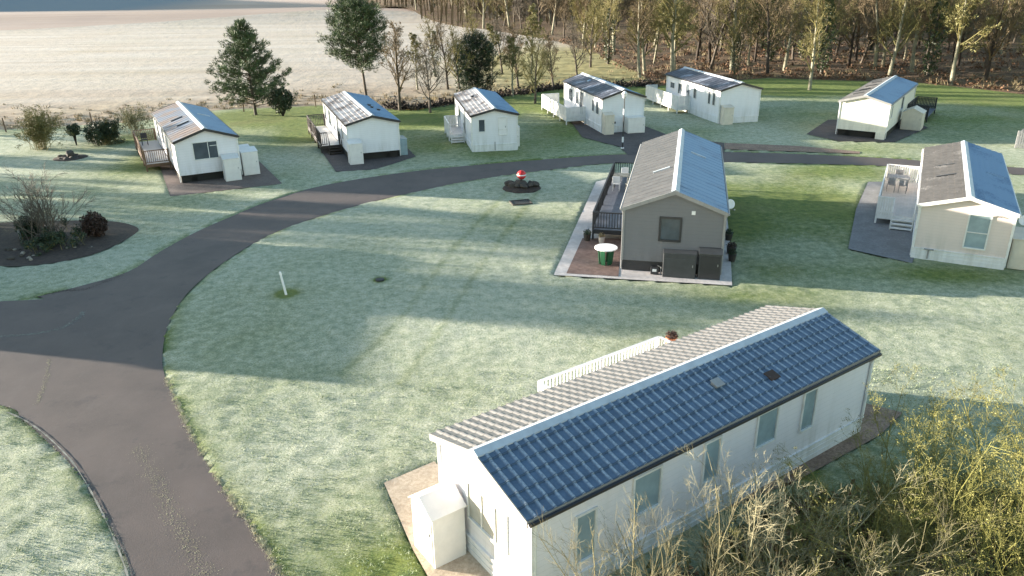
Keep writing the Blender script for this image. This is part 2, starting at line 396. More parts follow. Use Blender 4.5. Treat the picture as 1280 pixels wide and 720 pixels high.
bpts = [(-400, 175), (0, 163), (167, 153), (270, 138), (400, 132), (520, 138), (600, 125), (700, 112), (820, 108), (960, 98), (1150, 104), (1280, 118), (1500, 150)]
bw = sorted([(G(*q).x, G(*q).y) for q in bpts]); bw = [(-300, 62)] + bw + [(160, 60)]
BX = np.array([q[0] for q in bw]); BY = np.array([q[1] for q in bw])
def yb(x): return np.interp(x, BX, BY)
wpts = [(818, 108), (800, 92), (745, 66), (690, 50), (600, 36), (540, 27), (470, 11), (440, 2)]
WT = []; WX = []
for q in wpts:
    g = G(*q); WT.append(g.y - float(yb(g.x))); WX.append(g.x)
WT[0] = 0; WT = np.array(WT); WX = np.array(WX)
def xb(t): return np.interp(np.maximum(t, 0), WT, WX)
def hz(X, Y):
    """terrain height: level park, ground swelling far away"""
    d = np.hypot(X, Y)
    z = np.clip(d - 215, 0, None) * .012
    z += 2.2 * np.exp(-((Y - 0.12 * X - 232) / 22) ** 2) * np.clip((20 - X) / 60, 0, 1)
    z += 46 * np.exp(-(((X + 420) / 130) ** 2 + ((Y - 330) / 90) ** 2))  # unseen hill at far left, added to throw shade over the far land
    z += np.clip(d - 700, 0, None) * .03
    return z
def steps(a, b, f):
    o = [a]
    while o[-1] < b: o.append(o[-1] + f(o[-1]))
    o[-1] = b; return np.array(o)
def grid_mesh(name, X, Y, Z, mt, attrs, keep=None):
    h, w = X.shape
    v = np.stack([X, Y, Z], -1).reshape(-1, 3)
    i = np.arange(h * w).reshape(h, w)
    f = np.stack([i[:-1, :-1], i[:-1, 1:], i[1:, 1:], i[1:, :-1]], -1).reshape(-1, 4)
    me = bpy.data.meshes.new(name); me.vertices.add(len(v)); me.vertices.foreach_set('co', v.astype(np.float32).ravel())
    me.loops.add(len(f) * 4); me.loops.foreach_set('vertex_index', f.ravel().astype(np.int32))
    me.polygons.add(len(f)); me.polygons.foreach_set('loop_start', np.arange(0, len(f) * 4, 4, dtype=np.int32))
    me.update(calc_edges=True); me.validate()
    me.polygons.foreach_set('use_smooth', np.ones(len(me.polygons), bool))
    for k, a in attrs.items():
        at = me.attributes.new(k, 'FLOAT', 'POINT'); at.data.foreach_set('value', a.astype(np.float32).ravel())
    me.materials.append(mt); o = bpy.data.objects.new(name, me); COL.objects.link(o); tag(o, kind='structure'); return o

xs = np.concatenate([-steps(26, 420, lambda a: .22 * (a / 26) ** 2.2)[::-1], np.arange(-25.8, 27.9, .2), steps(28, 420, lambda a: .22 * (a / 28) ** 2.2)])
ys0 = steps(3, 46, lambda a: .2)
# lawn rows: level rows up to y=46, then rows that bend to meet the field edge
XX, T = np.meshgrid(xs, np.concatenate([ys0, 46 + (1 - 0) * np.linspace(0, 1, 110)[1:] * 100]))
frac = np.clip((T - 46) / 100, 0, 1)
YY = np.where(T <= 46, T, 46 + frac ** 1.15 * (yb(XX) - 46))
hard = pip(XX, YY, road_poly)
for _, pts, _m in pads: hard |= pip(XX, YY, pts)
ZZ = .012 + .045 * (vnoise(XX, YY, .45, 1) * .6 + vnoise(XX, YY, .23, 2) * .4) + .05 * (vnoise(XX, YY, 3.5, 3) - .5)
ZZ = np.where(hard, -.05, ZZ)
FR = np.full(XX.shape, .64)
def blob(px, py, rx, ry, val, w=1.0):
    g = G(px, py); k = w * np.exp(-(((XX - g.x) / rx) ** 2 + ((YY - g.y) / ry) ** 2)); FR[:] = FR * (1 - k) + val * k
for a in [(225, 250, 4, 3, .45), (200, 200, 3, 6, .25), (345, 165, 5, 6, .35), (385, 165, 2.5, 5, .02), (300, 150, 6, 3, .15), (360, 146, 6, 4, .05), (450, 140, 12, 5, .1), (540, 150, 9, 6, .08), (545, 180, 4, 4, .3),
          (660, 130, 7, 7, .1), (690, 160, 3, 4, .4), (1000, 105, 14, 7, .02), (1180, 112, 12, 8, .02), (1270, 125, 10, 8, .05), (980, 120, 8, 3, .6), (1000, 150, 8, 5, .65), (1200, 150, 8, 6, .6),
          (930, 285, 1.6, 9, -.3), (1010, 260, 5, 6, .0), (990, 300, 4, 3, .2), (860, 165, 5, 3, .4), (1000, 140, 8, 6, .35), (1190, 150, 10, 7, .3), (700, 170, 4, 6, .3), (600, 190, 8, 3, .4), (1060, 110, 30, 5, -.3), (1060, 215, 4, 2.5, .2), (1000, 320, 5, 3, .5), (1180, 345, 4, 1.2, .15), (1000, 355, 4, 1, .5), (940, 370, 3, 1, .35),  # blobs right of the grey home deepen its cast shadow with greener grass
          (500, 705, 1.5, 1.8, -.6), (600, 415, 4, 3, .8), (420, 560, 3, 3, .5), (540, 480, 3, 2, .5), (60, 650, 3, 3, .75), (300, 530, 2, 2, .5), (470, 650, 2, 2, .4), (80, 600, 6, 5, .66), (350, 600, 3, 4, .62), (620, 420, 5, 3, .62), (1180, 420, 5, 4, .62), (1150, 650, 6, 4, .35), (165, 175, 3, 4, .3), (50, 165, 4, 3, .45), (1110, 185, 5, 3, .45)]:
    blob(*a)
for tr in ([(640, 235), (560, 320), (500, 400), (425, 470)], [(672, 240), (600, 335), (545, 420), (500, 480)]):
    d = dist_line(XX, YY, smooth(gp(tr))); FR -= .16 * np.exp(-(d / .17) ** 2)
d = dist_line(XX, YY, road_poly + [road_poly[0]]); FR -= .28 * np.exp(-(d / .35) ** 2) * (vnoise(XX, YY, .8, 5) > .35)
for px, py, r in ((358, 368, .42), (475, 350, .28), (1005, 590, .3)):
    g = G(px, py); k = np.exp(-((XX - g.x) ** 2 + (YY - g.y) ** 2) / (r * r)); FR -= 1.1 * k
FR += .22 * (vnoise(XX, YY, 5, 9) - .5)
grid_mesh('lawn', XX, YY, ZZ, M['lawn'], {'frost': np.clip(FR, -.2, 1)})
lawn_sample = (XX, YY, FR, hard)

# field, hills and woodland floor share one lattice
ts = np.concatenate([np.linspace(0, 60, 50), steps(60, 1800, lambda a: 2 * (a / 60) ** 1.1)[1:]])
def lattice(sx, tsel):
    S, TT = np.meshgrid(sx, tsel); X = xb(TT) + S
    return X, yb(X) + TT, TT, S
e = WT[-1]
neg = -np.concatenate([[0], steps(1.5, 1500, lambda a: 1.5 + a * .05)])[::-1]
posx = np.concatenate([[0], steps(1.5, 1500, lambda a: 1.5 + a * .05)])
tf = ts[ts <= 118]; 
def field_end(X): return np.interp(X, [-400, G(0, 40).x, G(200, 32).x, G(400, 23).x, 100], [G(0, 42).y, G(0, 40).y, G(200, 32).y, G(400, 23).y, G(400, 23).y])
S, U = np.meshgrid(neg, np.linspace(0, 1, 110)); U = U ** 1.4
TT = np.zeros_like(S)
X = xb(U * 140) + S; fe = field_end(X); Y = yb(X) + U * (fe - yb(X)); TT = Y - yb(X); X = xb(TT) + S; Y = yb(X) + U * (field_end(X) - yb(X))
Zf = hz(X, Y) + .3 * (vnoise(X, Y, 2.5, 12) - .5) * np.exp(-(Y - yb(X)) / 10) * np.clip((Y - yb(X)) / 1.5, 0, 1)
brown = .5 * np.clip(1 - (Y - yb(X)) / 45, 0, 1) + .6 * np.clip(1.15 - (Y - yb(X)) / 16 + .7 * (vnoise(X, Y, 5, 21) - .5), 0, 1)
brown = np.maximum(brown, np.clip(vnoise(X, Y, 1.6, 31) * 1.6 - 1.15, 0, 1) * np.clip(1.3 - (Y - yb(X)) / 30, 0, 1))
def bl(X, Y, px, py, rx, ry): g = G(px, py); return np.exp(-(((X - g.x) / rx) ** 2 + ((Y - g.y) / ry) ** 2))
grs = np.clip(1.3 * bl(X, Y, 720, 90, 12, 22) + 1.2 * bl(X, Y, 790, 85, 12, 25) + .6 * bl(X, Y, 650, 75, 8, 18) + .3 * (vnoise(X, Y, 6, 8) - .5), 0, 1)
grid_mesh('field', X, Y, Zf, M['field'], {'grass': grs, 'brown': np.clip(brown, 0, 1) * .8})
S, U = np.meshgrid(np.concatenate([neg, steps(3, 160, lambda a: 3.0)]), np.concatenate([np.linspace(0, 1, 60) ** 1.2 * .08, np.linspace(.08, 1, 50)[1:]]))
X = G(440, 2).x + S; Y0 = field_end(X); Y = Y0 + U * 1900
hill_shade = np.clip((Y - 0.12 * X - 246) / 4, 0, 1) * np.clip((-X - 95) / 30, 0, 1)
grid_mesh('hills', X, Y, hz(X, Y) - .5 * np.clip((X + 50) / 12, 0, 1), M['hill'], {'hill_shade': hill_shade})
tw = np.concatenate([np.linspace(0, 60, 60), steps(60, 1900, lambda a: 2.5 * (a / 60) ** 1.1)[1:]])
S, TT = np.meshgrid(posx, tw); X = xb(TT) + S; Y = yb(X) + TT
grid_mesh('woodland_floor', X, Y, hz(X, Y) + .5 * (vnoise(X, Y, 3, 41) - .5) * np.clip(TT / 3, 0, 1) * np.clip(S / 3, 0, 1) + np.clip(TT - 130, 0, 60) * .09 * np.clip(S / 50, 0, 1), M['wfloor'], {})

def flat(name, poly, z, mt, attrs=None):
    me = bpy.data.meshes.new(name); me.from_pydata([(p[0], p[1], z) for p in poly], [], [tuple(range(len(poly)))]); me.update()
    import bmesh
    bm = bmesh.new(); bm.from_mesh(me); bmesh.ops.triangulate(bm, faces=bm.faces[:]); 
    bmesh.ops.recalc_face_normals(bm, faces=bm.faces[:])
    if bm.faces and bm.faces[0].normal.z < 0: bmesh.ops.reverse_faces(bm, faces=bm.faces[:])
    bm.to_mesh(me); bm.free(); me.materials.append(mt)
    o = bpy.data.objects.new(name, me); COL.objects.link(o); tag(o, kind='structure'); return o
# road as a strip grid so that moss can follow it
flat('road', road_poly, .016, M['road'])
moss = smooth(gp([(172, 560), (195, 600), (212, 640), (235, 680), (262, 730)]))
def strip(name, pts, w, z, mt, label=None, jit=.3):
    mb = MB(); vs_ = []
    for i, p in enumerate(pts):
        q = pts[min(i + 1, len(pts) - 1)] - pts[max(i - 1, 0)]; q.z = 0; q.normalize(); s = Vector((-q.y, q.x, 0)); ww = w * (1 + random.uniform(-jit, jit)) / 2
        vs_ += [p + s * ww + Vector((0, 0, z)), p - s * ww + Vector((0, 0, z))]
    mb.add(vs_, [(2 * i, 2 * i + 1, 2 * i + 3, 2 * i + 2) for i in range(len(pts) - 1)])
    o = mb.build(name, mt); tag(o, kind='structure'); return o
for i, (n, pts, mt) in enumerate(pads): flat(n, pts, .022 + .003 * i, M[mt])
flat('brown_paving', gp([(728, 299), (708, 343), (773, 347), (775, 322), (800, 300)]), .062, M['paving_brown'])
def speckle(name, pts, w, n, size, mt, label, cat):
    """loose crumbs of moss and grit lying on the road along a line"""
    mb = MB(); tot = len(pts) - 1
    for _ in range(n):
        t = random.random() * tot; i = int(t); p = pts[i].lerp(pts[i + 1], t - i)
        p = p + Vector((random.gauss(0, w), random.gauss(0, w), .02)); s = size * random.uniform(.4, 1.6); a = random.random() * 6
        q = [p + Vector((math.cos(a + k * 1.57) * s * random.uniform(.6, 1), math.sin(a + k * 1.57) * s * random.uniform(.6, 1), 0)) for k in range(4)]
        c = p + Vector((0, 0, s * .15))
        mb.add(q + [c], [(0, 1, 4), (1, 2, 4), (2, 3, 4), (3, 0, 4)])
    o = mb.build(name, mt); tag(o, label, cat, kind='stuff')
M['moss'] = plain('dry_moss', (.42, .38, .24), .95, var=.3)
speckle('moss_crumbs', moss, .15, 1500, .012, M['moss'], 'trail of pale moss crumbs down the middle of the near road', 'moss')
strip('road_edging', smooth(gp([(-20, 505), (18, 520), (40, 532), (62, 549), (85, 572), (100, 592), (118, 623), (135, 657), (149, 690), (160, 722), (172, 770)])), .035, .04, M['frostline'], jit=.8)
speckle('moss_crumbs', smooth(gp([(62, 450), (56, 480), (46, 505)])), .05, 300, .016, M['moss'], 'thin pale crumbly line crossing the road at the left', 'moss')
speckle('edge_litter', smooth(lowleft[3:11]), .05, 1100, .013, M['frostline'], 'frosted litter along the lower left road edge', 'litter')
speckle('edge_litter', smooth(gp([(0, 421), (40, 418), (75, 411), (98, 398), (104, 390)])), .06, 700, .02, M['frostline'], 'curved frosted old kerb line in the shaded junction', 'litter')
speckle('edge_litter', smooth(gp([(150, 345), (110, 361), (80, 364), (40, 372)])), .1, 500, .02, M['soil'], 'dark scuffed soil along the far edge of the left branch road', 'litter')

# ------------------------------------------------------------------ frosted grass blades near the camera
def blades():
    X, Y, F, Hd = lawn_sample
    N = 70000; r = np.random.default_rng(3)
    u = r.random(N); yy = 12.5 + 11 * r.random(N) ** 1.5; xx = (r.random(N) * 2 - 1) * (3 + yy * .68)
    ok = ~pip(xx, yy, road_poly)
    for _, pts, _m in pads: ok &= ~pip(xx, yy, pts)
    h = np.array([[0, 0]])
    xx, yy = xx[ok], yy[ok]; n = len(xx)
    # clumping
    c = vnoise(xx, yy, .35, 77); k = c > .42; xx, yy, c = xx[k], yy[k], c[k]; n = len(xx)
    hh = (.02 + .04 * r.random(n)) * (.6 + c); a = r.random(n) * 6.28; w = .006 + .006 * r.random(n)
    lx, ly = r.normal(0, .03, n), r.normal(0, .03, n)
    v = np.zeros((n, 3, 3)); z0 = .03
    v[:, 0] = np.stack([xx - np.cos(a) * w, yy - np.sin(a) * w, np.full(n, z0)], -1)
    v[:, 1] = np.stack([xx + np.cos(a) * w, yy + np.sin(a) * w, np.full(n, z0)], -1)
    v[:, 2] = np.stack([xx + lx, yy + ly, z0 + hh], -1)
    me = bpy.data.meshes.new('grass_blades'); me.from_pydata(v.reshape(-1, 3).tolist(), [], np.arange(3 * n).reshape(-1, 3).tolist())
    me.materials.append(M['blade']); o = bpy.data.objects.new('grass_blades', me); COL.objects.link(o)
    tag(o, 'short frosted grass blades standing on the near lawn', 'grass', kind='stuff')
def blade_f(nt, b):
    p = pos(nt); n = noise(nt, 9, 4, .7, p)
    L(nt, mixc(nt, ramp(nt, n, .4, .6), (.13, .18, .05), (.40, .45, .33)), b.inputs['Base Color']); b.inputs['Roughness'].default_value = .9
M['blade'] = mat('frosted_blade', blade_f)
blades()

# ------------------------------------------------------------------ park homes
HOMES = {}
class Home: pass
def win(h, face, u, z, w, hgt, glass='glass', frame='trim_white', mull=None, bars=(), name='window', fw=.055):
    """window or door on a wall: frame ring (part) with its pane (sub-part)"""
    hw = h.hw
    if face == 'n': T = Matrix.Translation((0, 0, 0))
    elif face == 'l': T = Matrix.Translation((-hw, 0, 0)) @ Matrix.Rotation(-PI / 2, 4, 'Z')
    elif face == 'r': T = Matrix.Translation((hw, 0, 0)) @ Matrix.Rotation(PI / 2, 4, 'Z')
    if face == 'n': T = Matrix.Translation((0, .08, 0))
    uu = -u if face == 'l' else u
    x0, x1, z0, z1 = uu - w / 2, uu + w / 2, z - hgt / 2, z + hgt / 2
    mb = MB(); o = -.045
    mb.box(x0 - fw, x0, o, .01, z0 - fw, z1 + fw, T); mb.box(x1, x1 + fw, o, .01, z0 - fw, z1 + fw, T)
    mb.box(x0, x1, o, .01, z1, z1 + fw, T); mb.box(x0, x1, o - .02, .01, z0 - fw, z0, T)
    for b in bars:
        xx = x0 + w * b; mb.box(xx - .02, xx + .02, o + .004, .01, z0, z1, T)
    if mull is not None:
        zz = z0 + hgt * mull; mb.box(x0, x1, o + .008, .01, zz - .02, zz + .02, T)
    f = mb.build(name, M[frame], h.root)
    pn = MB().box(x0, x1, -.012, -.004, z0, z1, T).build('pane' if name == 'window' else 'door_panel', M[glass], f)
    if name == 'door':
        MB().box(x1 - .12, x1 - .08, -.05, -.012, z - .1, z + .02, T).build('handle', M['steel'], f)
    return f
def tile_slope(h, sgn, tiles):
    """one roof slope with pressed tile courses and ribs as real relief"""
    mb = MB(); W2, L0, L1 = h.W / 2, -.1, h.L + .1
    a = Vector((0, 0, h.hr + .02)); e = Vector((sgn * W2, 0, h.he + .02)); d = e - a; nrm = Vector((-d.z * sgn, 0, d.x * sgn)).normalized()
    if nrm.z < 0: nrm = -nrm
    if tiles:
        nc = tiles; rib = .25; n = int((L1 - L0) / rib); ysmp = []
        for i in range(n):
            for q, hh in ((0, .0), (.55, .0), (.68, .026), (.84, .034), (.97, .012)): ysmp.append((L0 + (L1 - L0) * (i + q) / n, hh))
        ysmp.append((L1, 0)); usmp = []
        for c in range(nc): usmp += [(c / nc + .0005, .0), ((c + .995) / nc, .028)]
    else:
        ysmp = [(L0 + (L1 - L0) * i / 24, 0) for i in range(25)]; usmp = [(0, 0), (.33, 0), (.66, 0), (1, 0)]
        nb = int((L1 - L0) / .6)
        ysmp = []
        for i in range(nb):
            for q, hh in ((0, .0), (.9, 0), (.93, .018), (.97, .018)): ysmp.append((L0 + (L1 - L0) * (i + q) / nb, hh))
        ysmp.append((L1, 0))
    nu = len(usmp)
    for y, h1 in ysmp:
        for u, h2 in usmp:
            p = a + d * u + nrm * (h1 + h2); mb.v.append((p.x, y, p.z))
    for i in range(len(ysmp) - 1):
        for j in range(nu - 1):
            q = (i * nu + j, i * nu + j + 1, (i + 1) * nu + j + 1, (i + 1) * nu + j)
            mb.f.append(q if sgn < 0 else q[::-1])
    return mb
def home(key, label, x, y, th, Wd, Ln, he, hr, wall, roof_l, roof_r, tiles=6, fascia='trim_dark', skirt=None, floor=.55, ridge='ridge_metal', corner='trim_white'):
    h = Home(); h.W, h.L, h.he, h.hr, h.th = Wd, Ln, he, hr, math.radians(th); h.hw = Wd / 2 - .09
    h.root = thing('park_home', label, 'mobile home', (x, y, 0), -h.th, 'static park homes'); h.x, h.y = x, y
    HOMES[key] = h; R_ = h.root; hw = h.hw; k = (hr - he) / (Wd / 2)
    zt = lambda xx: hr - k * abs(xx) - .05
    zeave = zt(hw)
    MB().prism([(-hw, floor), (hw, floor), (hw, zeave), (0, hr - .05), (-hw, zeave)], (.08, Ln - .08)).build('wall', M[wall], R_)
    # roof: slab under the sheets + two slopes
    sl_ = MB()
    for s in (-1, 1):
        sl_.prism([(0, hr - .045), (s * Wd / 2, he - .045), (s * Wd / 2, he + .012), (0, hr + .012)][:: (1 if s > 0 else -1)], (-.09, Ln + .09))
    r = sl_.build('roof', M[fascia], R_)
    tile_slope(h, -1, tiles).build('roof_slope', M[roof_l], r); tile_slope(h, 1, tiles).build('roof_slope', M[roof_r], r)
    rc = MB(); rc.prism([(-.17, hr - .17 * k + .07), (0, hr + .10), (.17, hr - .17 * k + .07), (.17, hr - .17 * k + .0), (-.17, hr - .17 * k + .0)], (-.12, Ln + .12)).build('ridge_cap', M[ridge], r)
    for yy, nm in ((-.125, 0), (Ln + .1, 1)):
        fb = MB()
        for s in (-1, 1):
            pl = [(0, hr + .045), (s * (Wd / 2 + .01), he + .04), (s * (Wd / 2 + .01), he - .13), (0, hr - .12)]
            fb.prism(pl[:: (1 if s > 0 else -1)], (yy, yy + .028))
        fb.build('bargeboard', M[fascia], R_)
    for s in (-1, 1):
        MB().tube([(s * (Wd / 2 + .05), -.08, he - .05), (s * (Wd / 2 + .05), Ln + .08, he - .065)], .05, 6).build('gutter', M['gutter'] if fascia == 'trim_dark' or key == 'A' else M[fascia], R_)
        for yy in (.13, Ln - .13):
            MB().tube([(s * (Wd / 2 + .03), yy, he - .08), (s * (hw + .035), yy, he - .28), (s * (hw + .035), yy, .12)], .033, 6).build('downpipe', M[corner], R_)
    for s in (-1, 1):
        for yy in (.075, Ln - .075):
            MB().box(s * hw - .045, s * hw + .045, yy - .045 if yy < 1 else yy - .035, yy + .035 if yy < 1 else yy + .045, floor, he - .06).build('corner_trim', M[corner], R_)
    if skirt:
        sk = MB(); sk.box(-hw - .02, hw + .02, .05, Ln - .05, .02, floor + .01); sk.box(-hw - .05, hw + .05, .02, Ln - .02, floor - .02, floor + .02)
        for q in (.18, .36): sk.box(-hw - .035, hw + .035, .035, Ln - .035, q, q + .03)
        sk.build('skirt', M[skirt], R_)
    else:
        ch = MB()
        for xx in (-hw * .55, hw * .55): ch.box(xx - .05, xx + .05, .3, Ln - .3, .36, floor)
        for i in range(7):
            yy = .5 + i * (Ln - 1) / 6; ch.box(-hw + .1, hw - .1, yy - .03, yy + .03, .40, .5)
            for xx in (-hw * .55, hw * .55): ch.box(xx - .18, xx + .18, yy - .18, yy + .18, .0, .36)
        ch.box(-hw + .06, -hw + .08, .3, Ln - .3, .03, floor - .01); ch.box(hw - .08, hw - .06, .3, Ln - .3, .03, floor - .01)
        ch.box(-hw + .06, hw - .06, .32, .34, .03, floor - .01)
        ch.build('chassis', M['chassis'], R_)
    return h
def hl(h, x, y, z=0):
    c, s = math.cos(h.th), math.sin(h.th)
    return Vector((h.x + x * c + y * s, h.y - x * s + y * c, z))
def at_home(h, name, label, cat, x, y, z=0, rz=0, group=None): return thing(name, label, cat, hl(h, x, y, z), -h.th + rz, group)
def vent(h, x, y, kind='vent', mt='trim_grey'):
    k = (h.hr - h.he) / (h.W / 2); z = h.hr - k * abs(x); R_ = Matrix.Translation((x, y, z)) @ Matrix.Rotation(math.atan(k) * (1 if x > 0 else -1), 4, 'Y')
    mb = MB()
    if kind == 'vent':
        mb.box(-.10, .10, -.12, .12, 0, .13, R_); mb.box(-.13, .15, -.15, .15, .13, .155, R_)
    elif kind == 'skylight':
        mb.box(-.15, .15, -.18, .18, 0, .08, R_)
    elif kind == 'bar':
        mb.box(-.42, .42, -.05, .05, .0, .09, R_)
    return mb.build('roof_vent', M[mt], h.root, bevel=.01)

A = home('A', 'large white home in the foreground with a ribbed tiled roof slope tinted by blue sky', -.78, 14.06, 55, 3.86, 12.15, 2.67, 3.24, 'white', 'roofA_l', 'roofA_r', 6, 'fascia_tan', 'skirt', ridge='ridge_metal')
B = home('B', 'grey clad home with grey roof tinted by blue sky on one slope and a square black gable window', 7.05, 32.2, 12.8, 4.49, 13.22, 2.99, 3.85, 'grey', 'roofB_l', 'roof_r', 0, 'trim_grey', None, corner='trim_grey')
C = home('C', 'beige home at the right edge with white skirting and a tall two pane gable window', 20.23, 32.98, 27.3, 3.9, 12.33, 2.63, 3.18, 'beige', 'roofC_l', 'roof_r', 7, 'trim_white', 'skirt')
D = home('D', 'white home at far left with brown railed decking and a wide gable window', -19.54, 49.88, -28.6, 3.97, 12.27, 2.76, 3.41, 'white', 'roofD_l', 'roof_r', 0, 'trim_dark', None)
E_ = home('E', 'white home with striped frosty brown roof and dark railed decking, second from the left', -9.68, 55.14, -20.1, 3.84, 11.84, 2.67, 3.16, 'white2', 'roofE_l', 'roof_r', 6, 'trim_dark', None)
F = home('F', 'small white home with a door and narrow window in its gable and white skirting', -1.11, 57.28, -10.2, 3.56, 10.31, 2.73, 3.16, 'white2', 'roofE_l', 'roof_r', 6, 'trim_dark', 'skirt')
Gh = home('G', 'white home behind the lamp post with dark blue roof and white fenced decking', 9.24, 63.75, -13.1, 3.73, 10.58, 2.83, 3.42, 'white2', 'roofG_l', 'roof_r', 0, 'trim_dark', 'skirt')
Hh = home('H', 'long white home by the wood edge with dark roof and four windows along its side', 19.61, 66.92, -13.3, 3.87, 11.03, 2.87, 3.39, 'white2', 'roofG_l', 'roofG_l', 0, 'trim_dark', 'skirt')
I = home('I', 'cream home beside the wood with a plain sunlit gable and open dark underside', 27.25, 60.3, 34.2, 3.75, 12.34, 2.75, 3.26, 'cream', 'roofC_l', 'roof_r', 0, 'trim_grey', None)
J = home('J', 'white home beyond the left edge that throws the long shadow on the road', -31.8, 28.9, 2, 3.9, 12.0, 2.7, 3.3, 'white', 'roofD_l', 'roof_r', 0, 'trim_dark', 'skirt')
# windows
win(A, 'n', .18, 1.62, 1.5, .95, 'blind', bars=(.36, .72))
for yy, zz, ww, hh in ((9.25, 1.83, .5, 1.15), (7.5, 1.95, .75, .95), (5.45, 1.8, .5, 1.1), (3.3, 1.85, .8, 1.0), (1.5, 1.5, .5, 1.2)): win(A, 'r', yy, zz, ww, hh, 'bluepane')
win(A, 'l', 3.0, 1.6, 1.4, 1.1, 'glass', bars=(.5,)); win(A, 'l', 6.5, 1.55, .8, 1.9, 'glass', name='door')
vent(A, .85, 6.6, 'vent'); vent(A, 1.25, 8.3, 'skylight', 'leaf_rust')
win(B, 'n', -.12, 2.1, .8, .95, 'glass', 'trim_dark', fw=.09)
MB().box(.74, .9, .04, .08, 2.82, 2.98).build('wall_vent', M['plastic_white'], B.root)
win(B, 'l', 6, 1.6, 1.8, 2.0, 'glass', 'trim_dark', bars=(.5,), name='door'); win(B, 'l', 10, 1.9, 1.4, 1.1, 'glass', 'trim_dark')
win(B, 'r', 3.5, 1.9, .8, 1.0, 'glass', 'trim_dark'); win(B, 'r', 8, 1.9, 1.4, 1.1, 'glass', 'trim_dark')
vent(B, -.75, 4.6, 'bar', 'ridge_metal'); vent(B, .95, 8.4, 'bar', 'ridge_metal')
MB().box(-2.15, 2.15, .14, .2, .05, .53).build('skirt', M['trim_dark'], B.root)
win(C, 'n', .55, 1.62, .8, 1.5, 'bluepane', mull=.47, fw=.06)
MB().tube([(1.02, .05, 2.4), (1.15, .02, 2.45), (1.35, .03, 2.4)], .02, 5).tube([(-1.2, .0, .1), (-1.2, 0, .5)], .03, 5).tube([(-1.4, -.03, .56), (-1.0, -.03, .56)], .035, 5).build('gas_pipe', M['trim_grey'], C.root)
win(C, 'l', 6, 1.6, 1.6, 1.9, 'glass', bars=(.5,), name='door'); win(C, 'l', 2.5, 1.8, 1.0, 1.0, 'glass'); win(C, 'l', 10, 1.8, 1.4, 1.1, 'glass')
vent(C, -.9, 4.6, 'bar', 'trim_dark'); vent(C, -.9, 6.9, 'bar', 'trim_dark'); vent(C, 1.3, 6.0, 'bar', 'roof_r')
win(D, 'n', -.12, 2.02, 1.45, 1.05, 'glass', bars=(.62,), mull=None); 
MB().box(.17, .62, .025, .03, 2.27, 2.31).build('fanlight_bar', M['trim_white'], D.root)
for yy, w_ in ((2.5, .7), (5.2, .8), (7.2, 1.6), (10.4, 1.3)): win(D, 'l', yy, 1.85, w_, 1.1, 'glass')
vent(D, -.8, 3.9, 'bar', 'trim_dark'); vent(D, -.9, 6.2, 'bar', 'trim_dark'); vent(D, 1.0, 7.0, 'bar', 'ridge_metal')
for yy, w_, n_ in ((2.2, .6, 'window'), (4.4, .75, 'door'), (6.2, .6, 'window'), (8.6, 1.4, 'window'), (10.8, .9, 'window')):
    win(E_, 'l', yy, 1.6 if n_ == 'door' else 1.8, w_, 1.9 if n_ == 'door' else 1.1, 'glass', name=n_)
for yy in (4.2, 5.2): vent(E_, .75, yy, 'vent', 'trim_dark')
vent(E_, 1.1, 3.4, 'vent', 'trim_dark')
win(F, 'n', -.95, 1.96, .42, .85, 'glass', fw=.05); win(F, 'n', .61, 1.85, .6, 1.2, 'plastic_white', fw=.05, mull=.3, name='door')
win(F, 'l', 4, 1.6, .75, 1.9, 'glass', name='door'); win(F, 'l', 7.5, 1.8, 1.3, 1.0, 'glass'); vent(F, -.7, 6.6, 'vent', 'trim_dark')
MB().tube([(0.0, .0, .1), (0.0, 0, .75)], .03, 5).build('standpipe', M['trim_grey'], F.root)
for yy, zz, w_, hh, n_ in ((1.2, 1.9, .7, 1.0, 'window'), (2.3, 1.9, .5, .9, 'window'), (5.4, 1.6, .8, 1.9, 'door'), (6.6, 1.9, .7, 1.0, 'window'), (8.6, 1.9, 1.2, 1.0, 'window')): win(Gh, 'l', yy, zz, w_, hh, 'glass', name=n_)
vent(Gh, -.6, 7.0, 'skylight', 'roof_r'); MB().box(-.75, -.6, .03, .08, .75, .9).build('wall_vent', M['trim_dark'], Gh.root)
for yy, zz, w_, hh, n_ in ((1.15, 1.95, .45, 1.0, 'window'), (2.0, 1.95, .4, 1.0, 'window'), (4.8, 1.95, .5, .9, 'window'), (6.3, 1.6, .75, 1.9, 'door'), (7.9, 1.9, .8, .9, 'window'), (9.6, 2.0, .9, .5, 'window')): win(Hh, 'l', yy, zz, w_, hh, 'glass', name=n_)
win(I, 'r', 1.3, 2.0, .4, .9, 'glass'); win(I, 'r', 6, 2.0, 1.0, 1.0, 'glass'); win(I, 'l', 5, 1.9, 1.0, 1.0, 'glass')
MB().box(1.1, 1.78, -.02, .06, .05, .56).build('access_panel', M['cream'], I.root)
win(J, 'n', 0, 1.8, 1.4, 1.0, 'glass'); win(J, 'r', 6, 1.8, 1.2, 1.0, 'glass')
for i in range(4): vent(I, -1.0, 2.5 + 2.4 * i, 'bar', 'trim_dark')

